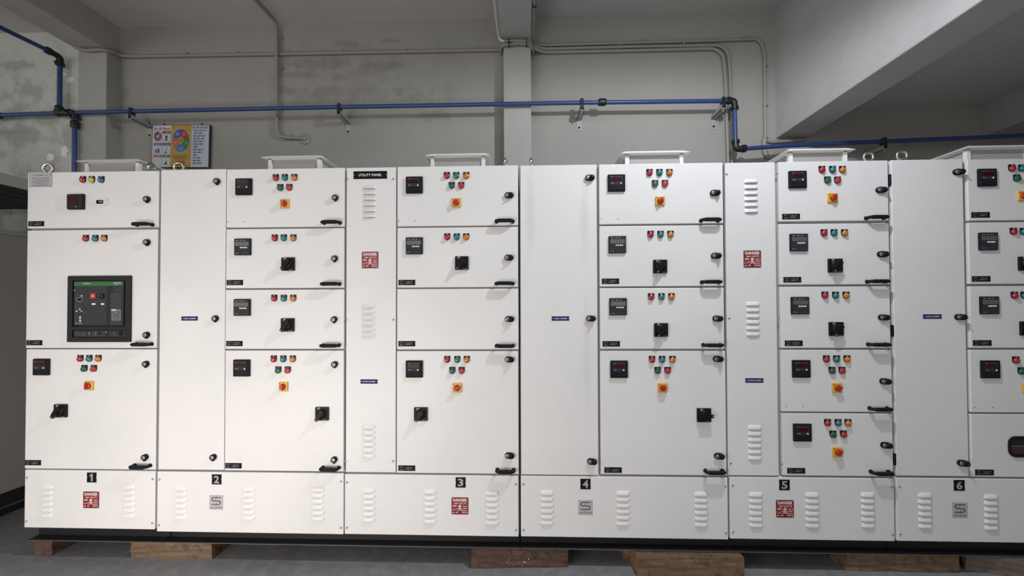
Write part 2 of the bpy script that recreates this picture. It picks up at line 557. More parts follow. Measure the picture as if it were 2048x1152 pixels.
def bend(path, rad, n=5):
    """round the corners of a 3D path"""
    pts = [Vector(p) for p in path]
    out = [pts[0]]
    for a, b, c in zip(pts, pts[1:], pts[2:]):
        u = (a - b); w = (c - b)
        r = min(rad, u.length * 0.48, w.length * 0.48)
        p0 = b + u.normalized() * r; p1 = b + w.normalized() * r
        for i in range(n + 1):
            t = i / n
            out.append(p0 * (1 - t) ** 2 + b * 2 * t * (1 - t) + p1 * t * t)
    out.append(pts[-1])
    return out

# ------------------------------------------------------------------ the room
s = MB().box(-9, 9, -7, 1.2, -0.1, 0, FLOORM); struct(s, 'floor')
struct(MB().box(-3.60, 4.6, 1.0, 1.15, 0, 3.9, WALLM), 'wall_back')
struct(MB().box(-9, -3.60, 0.90, 1.15, 0, 3.9, WALLL), 'wall_left')
struct(MB().box(-3.58, 2.15, -6.5, 1.15, 3.86, 4.0, CEILM), 'ceiling')
struct(MB().box(-9, -3.58, -6.5, 1.15, 3.765, 4.0, CEILM), 'ceiling_left')
struct(MB().box(2.15, 4.6, -6.5, 1.15, 3.05, 3.25, CEILM), 'ceiling_right')
struct(MB().box(4.5, 4.6, -7, 1.15, 0, 3.25, BEAMM), 'added_wall_right')  # unseen wall, added to keep light out of the right bay
struct(MB().box(-3.685, -3.443, 0.88, 1.1, 0, 3.60, PILM, 0.004), 'pillar_left')
struct(MB().box(-0.164, 0.055, 0.88, 1.1, 0, 3.594, PILM, 0.004), 'pillar_center')
struct(MB().box(-3.70, -3.46, -6.4, 1.05, 3.60, 3.95, BEAMM, 0.004), 'beam_left')
struct(MB().box(-0.185, 0.055, -6.4, 1.05, 3.594, 3.95, BEAMM, 0.004), 'beam_center')
struct(MB().box(2.030, 2.270, -6.4, 1.08, 2.81, 3.95, BEAMM, 0.004), 'beam_right')
struct(MB().box(3.645, 3.90, -6.4, 1.08, 2.803, 3.2, BEAMM, 0.004), 'beam_far_right')

# ------------------------------------------------------------------ fittings of the switchgear (each mesh shared by its copies)
rnd = random.Random(7)

def m_lamp(k):
    b = MB()
    w, top = 0.0335, 0.0215
    outline = [(w / 2, top), (-w / 2, top)] + arc(0, -0.001, w / 2, 180, 360, 10)
    b.prism(outline, -0.005, 0.0, BLACKP)
    b.flat(-0.004, 0.004, 0.0160, 0.0182, -0.0053, PRINTW)
    b.lathe([(0.0160, -0.004), (0.0160, -0.008), (0.0150, -0.010)], LENS[k], 0, -0.0015, 20)
    b.lathe([(0.0135, -0.010), (0.0130, -0.0125), (0.0105, -0.0150), (0.006, -0.0165), (0.0015, -0.0170)], LENS[k], 0, -0.0015, 20)
    return b.mesh('indicator_lamp')
LAMPS = {k: m_lamp(k) for k in 'RGOYB'}

def m_button(m):
    b = MB()
    w, top = 0.0335, 0.0215
    b.prism([(w / 2, top), (-w / 2, top)] + arc(0, -0.001, w / 2, 180, 360, 10), -0.005, 0.0, BLACKP)
    b.scribble(-0.008, 0.008, 0.0168, 0.003, -0.0053, PRINTG, rnd)
    b.lathe([(0.0160, -0.004), (0.0160, -0.010), (0.0145, -0.012), (0.0122, -0.012), (0.0120, -0.0095)], m, 0, -0.0015, 20, cap=False)
    b.lathe([(0.0113, -0.008), (0.0113, -0.0120), (0.0100, -0.0128)], m, 0, -0.0015, 20)
    return b.mesh('push_button')
BUTTONS = dict(G=m_button(BTNG), R=m_button(BTNR))

def m_ammeter():
    b = MB()
    b.box(-0.048, 0.048, -0.012, 0.0, -0.048, 0.048, BEZEL, 0.003, 2)
    b.box(-0.041, 0.041, -0.0145, -0.010, -0.041, 0.041, BEZEL, 0.0015)
    b.flat(-0.036, 0.031, -0.011, 0.037, -0.0148, METERG)
    b.box(-0.031, 0.026, -0.0158, -0.0140, 0.008, 0.029, REDSCR)
    b.scribble(-0.034, -0.018, 0.0335, 0.0035, -0.0151, PRINTG, rnd)
    b.scribble(-0.005, 0.028, 0.0335, 0.003, -0.0151, PRINTD, rnd)
    b.scribble(-0.032, -0.016, -0.003, 0.004, -0.0151, PRINTG, rnd)
    b.lathe([(0.0045, -0.0145), (0.0045, -0.0165), (0.003, -0.0175)], WHITEP, 0.023, -0.004, 14)
    return b.mesh('digital_ammeter')
def m_multimeter():
    b = MB()
    b.box(-0.048, 0.048, -0.012, 0.0, -0.048, 0.048, BEZEL, 0.003, 2)
    b.flat(-0.044, 0.044, -0.044, 0.044, -0.0123, METERG)
    b.box(-0.041, 0.040, -0.0138, -0.0115, 0.005, 0.029, LCD)
    for x in (-0.036, -0.014, 0.005):
        b.scribble(x, x + 0.014, 0.037, 0.005, -0.0126, PRINTG, rnd)
    for x in (-0.007, 0.004, 0.015, 0.026):
        b.lathe([(0.0046, -0.012), (0.0046, -0.0140), (0.003, -0.0148)], WHITEP, x, -0.0045, 12)
    b.text('Schneider', -0.030, -0.0365, 0.024, 0.005, -0.0126, PRINTG)
    b.scribble(0.000, 0.040, -0.037, 0.002, -0.0126, PRINTD, rnd)
    return b.mesh('digital_multimeter')
def m_energymeter():
    b = MB()
    b.box(-0.049, 0.049, -0.012, 0, -0.045, 0.045, BEZEL, 0.003, 2)
    b.box(-0.046, 0.046, -0.018, -0.010, -0.043, 0.043, CHARCOAL, 0.004, 2)
    b.box(-0.036, 0.020, -0.0200, -0.018, -0.022, 0.033, REDSCR)
    b.lathe([(0.0035, -0.019), (0.0035, -0.0205)], PRINTG, 0.014, -0.031, 12)
    return b.mesh('energy_meter')
def m_controller():
    b = MB()
    b.prism(rrect(0.070, 0.036, 0.005), -0.009, 0.0, WHITEP)
    b.box(-0.033, 0.008, -0.0103, -0.0085, -0.010, 0.012, PLATEK)
    b.flat(-0.016, 0.004, -0.003, 0.007, -0.0106, MCBG)
    for x in (0.015, 0.026):
        b.flat(x, x + 0.006, 0.006, 0.010, -0.0093, PRINTG); b.flat(x, x + 0.006, -0.010, -0.006, -0.0093, PRINTG)
    return b.mesh('temperature_controller')
def m_lock(side):
    b = MB()
    # black housing: round body that runs out into a wing
    if side:
        pts = arc(-0.004, 0, 0.0165, 90, 270, 10) + arc(0.014, -0.001, 0.0160, 270, 450, 10)
        b.prism(pts, -0.012, 0.0, BLACKP)
        b.lathe([(0.0158, -0.008), (0.0152, -0.018), (0.0125, -0.0215)], BLACKP, 0.0165, -0.001, 18)
        b.lathe([(0.0065, -0.020), (0.0045, -0.030), (0.002, -0.034)], BLACKP, 0.0165, -0.004, 10)
    else:
        b.lathe([(0.0170, 0.0), (0.0170, -0.013), (0.0158, -0.017), (0.0125, -0.017)], BLACKP, 0, 0, 20)
        b.prism([(-0.004, -0.012), (0.008, -0.012), (0.006, -0.021), (0.001, -0.023)], -0.016, -0.003, BLACKP)
    y = -0.0115 if side else -0.0160
    b.lathe([(0.0105, y), (0.0105, y - 0.003), (0.0095, y - 0.0036)], CHROME, -0.006 if side else 0, 0, 18)
    b.box(-0.0015, 0.0015, y - 0.0042, y - 0.003, -0.006, 0.006, BLACKP, rot=Matrix.Rotation(R(-30), 4, 'Y'), at=(-0.006 if side else 0, 0, 0))
    return b.mesh('door_lock')
LOCKS = {0: m_lock(0), 1: m_lock(1)}
def m_handle():
    b = MB()
    path = bend([(-0.046, 0.0, 0), (-0.050, -0.031, 0), (0.050, -0.031, 0), (0.046, 0.0, 0)], 0.020, 6)
    b.tube(path, 0.0088, RUBBER, 12)
    b.box(-0.042, 0.042, -0.0405, -0.0225, -0.0105, 0.0105, RUBBER, 0.006, 2)
    for sx in (-0.046, 0.046):
        b.lathe([(0.0112, 0.0), (0.0110, -0.003), (0.0095, -0.004)], RUBBER, sx, 0, 14)
    return b.mesh('pull_handle')
def m_isolator(ang):
    b = MB()
    b.box(-0.026, 0.026, -0.009, 0.0, -0.026, 0.026, YEL, 0.003, 2)
    b.flat(-0.022, -0.015, 0.015, 0.022, -0.0093, PRINTD)
    b.scribble(0.003, 0.021, -0.022, 0.003, -0.0093, PRINTD, rnd)
    b.lathe([(0.0175, -0.008), (0.0172, -0.014), (0.0150, -0.018)], REDK, 0, 0, 22)
    rm = Matrix.Rotation(R(-ang), 4, 'Y')
    pts = [(-0.017, 0.006), (0.008, 0.0065), (0.021, 0.0), (0.008, -0.0065), (-0.017, -0.006)]
    q = MB().prism(pts, -0.026, -0.016, REDK)
    b.add([rm @ Vector(v) for v in q.v], q.f, REDK)
    return b.mesh('isolator_switch')
ISO = {}
def m_rotary(mode):
    b = MB()
    b.box(-0.038, 0.038, -0.012, 0.0, -0.038, 0.038, BLACKP, 0.003, 2)
    b.flat(-0.022, -0.008, 0.024, 0.036, -0.0123, PRINTG)
    b.flat(-0.017, -0.013, 0.026, 0.034, -0.0126, PLATEK)
    b.text('Schneider', 0.021, -0.0325, 0.024, 0.0055, -0.0123, PRINTG)
    b.lathe([(0.030, -0.010), (0.030, -0.013), (0.027, -0.019), (0.023, -0.023), (0.012, -0.024)], BLACKP, 0, 0, 26)
    ang = 0 if mode else 236
    rm = Matrix.Rotation(R(-ang), 4, 'Y')
    pts = [(-0.026, 0.008), (-0.018, 0.013), (0.020, 0.011), (0.042, 0.007), (0.042, -0.007), (0.020, -0.011), (-0.018, -0.013), (-0.026, -0.008)]
    q = MB().prism(pts, -0.036, -0.020, BLACKP)
    b.add([rm @ Vector(v) for v in q.v], q.f, BLACKP)
    q = MB().box(0.034, 0.040, -0.0366, -0.0358, -0.003, 0.003, PRINTG)
    b.add([rm @ Vector(v) for v in q.v], q.f, PRINTG)
    for i in range(3):
        q = MB().box(-0.014 + i * 0.012, -0.010 + i * 0.012, -0.0372, -0.035, -0.009, 0.009, BLACKP)
        b.add([rm @ Vector(v) for v in q.v], q.f, BLACKP)
    return b.mesh('rotary_handle')
ROT = {0: m_rotary(0), 1: m_rotary(1)}
def notched(w, h, n):
    return [(-w / 2, h / 2), (-w / 2, n), (-w / 2 + n, 0), (-w / 2, -n), (-w / 2, -h / 2), (w / 2, -h / 2), (w / 2, -n), (w / 2 - n, 0), (w / 2, n), (w / 2, h / 2)]
def m_nameplate():
    b = MB()
    b.prism(notched(0.096, 0.030, 0.0025), -0.002, 0.0, PLATEK)
    y = -0.0023
    b.flat(-0.0195, -0.0185, -0.014, 0.014, y, PRINTD)
    b.flat(-0.044, -0.019, -0.0005, 0.0005, y, PRINTD)
    b.scribble(-0.039, -0.024, 0.0075, 0.004, y, PRINTG, rnd)
    b.scribble(-0.039, -0.024, -0.0075, 0.004, y, PRINTG, rnd)
    b.scribble(-0.008, 0.032, 0.0045, 0.0045, y, PRINTG, rnd)
    b.scribble(-0.012, 0.034, -0.0045, 0.0045, y, PRINTG, rnd)
    return b.mesh('nameplate')
def m_bluelabel(txt):
    b = MB()
    b.prism(rrect(0.098, 0.024, 0.001, 1), -0.0015, 0.0, BLUEL)
    b.text(txt, 0, 0, 0.074, 0.0078, -0.0018, PRINTW, 0.010)
    for x in (-0.045, 0.045):
        b.poly(arc(x, 0, 0.0018, 0, 330, 10), -0.0018, PRINTW)
    return b.mesh('blue_label')
def m_titleplate(txt):
    b = MB()
    b.prism(rrect(0.194, 0.044, 0.001, 1), -0.002, 0.0, PLATEK)
    b.text(txt, 0, 0, 0.134, 0.0145, -0.0023, PRINTW, 0.015)
    for x in (-0.092, 0.092):
        b.flat(x - 0.003, x + 0.003, -0.001, 0.002, -0.0023, PRINTG)
    return b.mesh('title_plate')
def m_number(txt):
    b = MB()
    b.prism(notched(0.056, 0.057, 0.003), -0.002, 0.0, PLATEK)
    if txt == '1':
        b.poly([(0.007, 0.0215), (-0.001, 0.0215), (-0.012, 0.012), (-0.012, 0.004), (-0.003, 0.009), (-0.003, -0.0215), (0.007, -0.0215)], -0.0023, PRINTG)
    else:
        b.text(txt, 0, 0, 0.032, 0.043, -0.0023, PRINTG, 0.03)
    return b.mesh('number_plate')
def m_danger():
    b = MB(); k = 0.0002346
    def X(u): return (u - 467) * k
    def Z(v): return (838 - v) * k
    b.box(-0.0475, 0.0475, -0.0015, 0, -0.0475, 0.0475, DREDB)
    b.flat(-0.0452, 0.0452, -0.0452, 0.0452, -0.0018, DREDM)
    y = -0.0021
    b.text('DANGER', X(470), Z(698), 340 * k, 74 * k, y, DWH, 0.045)
    b.text('440 VOLTS', X(472), Z(777), 305 * k, 40 * k, y, DWH, 0.02)
    b.text('\u0916\u0924\u0930\u093e', X(340), Z(842), 100 * k, 46 * k, y, DWH, 0.02)
    b.stroke([(X(u), Z(v)) for u, v in ((292, 905), (292, 938), (335, 938), (350, 915), (372, 932), (402, 892))], 9 * k, y, DWH)
    b.poly(arc(X(335), Z(903), 5 * k, 0, 330, 8), y, DWH); b.poly(arc(X(362), Z(893), 5 * k, 0, 330, 8), y, DWH)
    b.scribble(X(285), X(430), Z(988), 34 * k, y, DWH, rnd)
    for u0, u1, v, h in ((540, 645, 843, 34), (545, 650, 893, 30), (530, 645, 938, 28), (515, 650, 988, 34)):
        b.scribble(X(u0), X(u1), Z(v), h * k, y, DWH, rnd)
    b.poly(arc(X(465), Z(846), 40 * k, 0, 350, 18, 34 * k), y, DWH)
    b.flat(X(442), X(488), Z(898), Z(865), y - 0.0001, DWH)
    for u in (449, 481):
        b.poly(arc(X(u), Z(852), 9 * k, 0, 330, 10), y - 0.0003, DREDM)
    b.poly([(X(465), Z(862)), (X(459), Z(874)), (X(471), Z(874))], y - 0.0003, DREDM)
    b.stroke([(X(418), Z(900)), (X(516), Z(948))], 13 * k, y, DWH)
    b.stroke([(X(516), Z(900)), (X(418), Z(948))], 13 * k, y - 0.0001, DWH)
    for u, v in ((418, 900), (516, 948), (516, 900), (418, 948)):
        b.poly(arc(X(u), Z(v), 11 * k, 0, 330, 8), y - 0.0002, DWH)
    for sx in (-1, 1):
        for sz in (-1, 1):
            b.lathe([(0.0025, -0.0015), (0.0022, -0.003), (0.001, -0.0035)], STEEL, sx * 0.0435, sz * 0.0435, 10)
    return b.mesh('danger_plate')
def m_logo():
    b = MB(); k = 0.0002319
    def X(u): return (u - 412) * k
    def Z(v): return (835 - v) * k
    b.box(-0.040, 0.040, -0.0015, 0, -0.041, 0.041, SILVER, 0.0004)
    y = -0.0018
    top = [(525, 715), (345, 715)] + [(345 - 40 * math.sin(R(a)), 757 - 42 * math.cos(R(a))) for a in range(15, 180, 15)] + [(345, 800), (480, 800)]
    bot = [(480, 800)] + [(480 + 40 * math.sin(R(a)), 842 - 42 * math.cos(R(a))) for a in range(15, 180, 15)] + [(480, 886), (300, 886)]
    b.stroke([(X(u), Z(v)) for u, v in top + bot[1:]], 18 * k, y, LOGOK)
    b.stroke([(X(u), Z(v)) for u, v in ((428, 690), (388, 796), (446, 803), (405, 925))], 9 * k, y - 0.0003, LOGOR)
    b.scribble(X(252), X(568), Z(955), 26 * k, y, LOGOR, rnd)
    b.flat(X(262), X(560), Z(990), Z(984), y, LOGOR)
    for sx in (-1, 1):
        for sz in (-1, 1):
            b.lathe([(0.002, -0.0015), (0.0018, -0.0026), (0.0008, -0.003)], STEEL, sx * 0.0365, sz * 0.0375, 10)
    return b.mesh('logo_plate')
def m_ratingplate():
    b = MB()
    b.box(-0.071, 0.071, -0.001, 0, -0.041, 0.041, SILVER)
    y = -0.0013
    b.stroke([(-0.067, 0.037), (0.067, 0.037), (0.067, -0.037), (-0.067, -0.037)], 0.0012, y, PRINTP, True)
    b.stroke([(-0.038, 0.033), (-0.045, 0.033), (-0.045, 0.029), (-0.038, 0.029), (-0.038, 0.025), (-0.045, 0.025)], 0.0016, y, PRINTP)
    b.scribble(-0.032, 0.045, 0.029, 0.007, y, PRINTP, rnd)
    b.poly(arc(0.060, 0.029, 0.004, 0, 330, 10), y, PRINTP)
    for i, z in enumerate((0.013, 0.006, -0.002, -0.009, -0.018, -0.026, -0.033)):
        b.scribble(-0.054 + (i % 3) * 0.004, 0.056 - (i % 2) * 0.006, z, 0.0042, y, PRINTP, rnd)
    return b.mesh('rating_plate')
def m_breaker():
    """drawn-out breaker front: returns escutcheon, face, lower rail, buttons as separate meshes"""
    kx, kz = 0.000421, 0.000404
    def X(u): return (u - 560) * kx
    def Z(v): return (562 - v) * kz
    f = MB()
    def bar(u0, u1, v0, v1): f.box(X(u0), X(u1), -0.012, 0.0, Z(v1), Z(v0), BRKF, 0.0012)
    bar(110, 180, 85, 1038); bar(935, 1010, 85, 1038); bar(178, 937, 85, 150); bar(178, 937, 812, 870); bar(178, 937, 970, 1038)
    for u, v in ((145, 112), (558, 108), (965, 112), (138, 412), (965, 412), (135, 708), (960, 712), (132, 1008), (542, 1008), (960, 1010)):
        f.lathe([(0.0035, -0.012), (0.003, -0.0135)], BRKK, X(u), Z(v), 10)
    f.flat(X(170), X(945), Z(980), Z(140), -0.0006, BRKK)
    esc = f.mesh('escutcheon_frame')
    b = MB()
    b.box(X(195), X(905), -0.0085, -0.001, Z(800), Z(165), BRKP, 0.002)
    y = -0.0088
    b.flat(X(198), X(900), Z(228), Z(168), y, GREENS)
    b.text('EasyPact', X(385), Z(196), 112 * kx, 26 * kz, y - 0.0003, PRINTW)
    b.text('Schneider', X(820), Z(188), 108 * kx, 24 * kz, y - 0.0003, PRINTW)
    b.text('Electric', X(800), Z(209), 50 * kx, 11 * kz, y - 0.0003, PRINTW)
    b.flat(X(665), X(722), Z(795), Z(232), y, BRKK)
    b.flat(X(720), X(757), Z(322), Z(235), y, BRKK)
    b.box(X(724), X(885), -0.0105, -0.008, Z(798), Z(326), BRKL, 0.0015)
    b.box(X(757), X(885), -0.0095, -0.008, Z(320), Z(238), BRKP, 0.001)
    b.lathe([(0.012, y), (0.012, y - 0.0008), (0.0105, y - 0.0008), (0.0105, y)], BRKL, X(368), Z(275), 18, cap=False)
    b.flat(X(740), X(812), Z(584), Z(568), -0.0109, PRINTW)
    b.scribble(X(818), X(872), Z(576), 14 * kz, -0.0109, PRINTG, rnd)
    for v in (603, 622, 641, 660, 679, 698, 716):
        b.scribble(X(750), X(872), Z(v), 12 * kz, -0.0109, PRINTG, rnd)
    b.stroke([(X(748), Z(590)), (X(876), Z(590)), (X(876), Z(724)), (X(748), Z(724))], 3 * kx, -0.0108, PRINTG, True)
    b.stroke([(X(238), Z(400)), (X(318), Z(400)), (X(318), Z(448)), (X(238), Z(448))], 5 * kx, y, PRINTG, True)
    b.flat(X(244), X(312), Z(442), Z(406), y, PLATEK)
    for v, u0, u1 in ((362, 235, 275), (468, 255, 312), (500, 235, 262), (535, 235, 262), (690, 236, 250), (742, 236, 250)):
        b.scribble(X(u0), X(u1), Z(v), 14 * kz, y, PRINTD, rnd)
    b.scribble(X(222), X(316), Z(768), 16 * kz, y, PRINTG, rnd)
    for u, v, r in ((308, 373, 11), (240, 594, 11), (308, 594, 9), (282, 566, 16), (206, 290, 6)):
        b.lathe([(r * kx, -0.008), (r * kx * 0.8, -0.0105)], PRINTG if r == 16 else WHITEP, X(u), Z(v), 12)
    b.flat(X(355), X(392), Z(575), Z(556), y, BRKK)
    b.flat(X(280), X(300), Z(700), Z(668), y, WHITEP); b.flat(X(280), X(300), Z(746), Z(714), y, WHITEP)
    for u0, u1 in ((456, 508), (588, 634)):
        b.box(X(u0), X(u1), -0.0100, -0.008, Z(503), Z(479), WHITEP, 0.0004)
    face = b.mesh('breaker_face')
    r = MB().box(X(440), X(513), -0.0135, -0.008, Z(412), Z(338), BRKR, 0.002, 2)
    r.flat(X(472), X(484), Z(386), Z(362), -0.0138, PRINTW)
    redb = r.mesh('off_button')
    r = MB().box(X(572), X(633), -0.0135, -0.008, Z(410), Z(343), BLACKP, 0.002, 2)
    r.flat(X(600), X(606), Z(386), Z(364), -0.0138, PRINTG)
    blkb = r.mesh('on_button')
    b = MB()
    b.box(X(195), X(920), -0.006, -0.001, Z(962), Z(878), BRKL, 0.001)
    y = -0.0063
    for u0, u1 in ((385, 400), (425, 448), (645, 712), (738, 746), (798, 806)):
        b.flat(X(u0), X(u1), Z(948), Z(885), y, BRKK)
    b.flat(X(415), X(424), Z(935), Z(895), y - 0.0003, PRINTG)
    for v in (890, 945):
        b.lathe([(0.003, -0.006), (0.0028, -0.007)], BRKK, X(288), Z(v), 10)
    b.lathe([(0.009, -0.006), (0.009, -0.010), (0.006, -0.0105)], BRKK, X(563), Z(915), 16)
    b.lathe([(0.013, -0.006), (0.013, -0.009), (0.009, -0.0095)], BLACKP, X(868), Z(916), 18, sx=1.15)
    b.flat(X(505), X(515), Z(950), Z(885), y, PRINTD)
    b.stroke([(X(650), Z(900)), (X(664), Z(890))], 5 * kx, y - 0.0003, PRINTW)
    rail = b.mesh('racking_rail')
    return (('escutcheon_frame', esc), ('breaker_face', face), ('off_button', redb), ('on_button', blkb), ('racking_rail', rail))
def m_hinge():
    return MB().box(-0.006, 0.006, -0.004, 0.012, -0.032, 0.032, BLACKP, 0.003, 1).mesh('hinge')

AMM, MUL, ENE, CON = m_ammeter(), m_multimeter(), m_energymeter(), m_controller()
HND, NAM, DAN, LOG, RAT, BRK, HIN = m_handle(), m_nameplate(), m_danger(), m_logo(), m_ratingplate(), m_breaker(), m_hinge()

def louvre_column(b, cx, cz, w=0.076):
    """six pressed louvres: rounded hoods, open at the bottom"""
    D, H, nu, nv = 0.0095, 0.0215, 12, 6
    for i in range(6):
        zt = cz + 0.0825 - i * 0.033 + 0.0115
        vs, fs = [], []
        for a in range(nv + 1):
            v = a / nv
            half = w / 2 * (0.80 + 0.20 * math.sqrt(max(0.0, 1 - (1 - v) ** 2)))
            for c in range(nu + 1):
                u = -1 + 2 * c / nu
                u = math.copysign(abs(u) ** 0.7, u)
                d = D * math.sin(v * math.pi / 2) ** 0.8 * (1 - abs(u) ** 5)
                vs.append((cx + u * half, -0.0003 - d, zt - v * H))
        for a in range(nv):
            for c in range(nu):
                p = a * (nu + 1) + c
                fs.append((p, p + 1, p + nu + 2, p + nu + 1))
        b.add(vs, fs, WHITE, True)
        low = vs[nv * (nu + 1):]
        b.add(low + [(x, -0.0002, z) for x, y, z in low], [(c, c + 1, nu + 2 + c, nu + 1 + c) for c in range(nu)], LOUVD)

def screw(b, x, z):
    b.lathe([(0.0062, 0.0), (0.0060, -0.002), (0.0042, -0.0042), (0.0015, -0.005)], STEEL, x, z, 12)

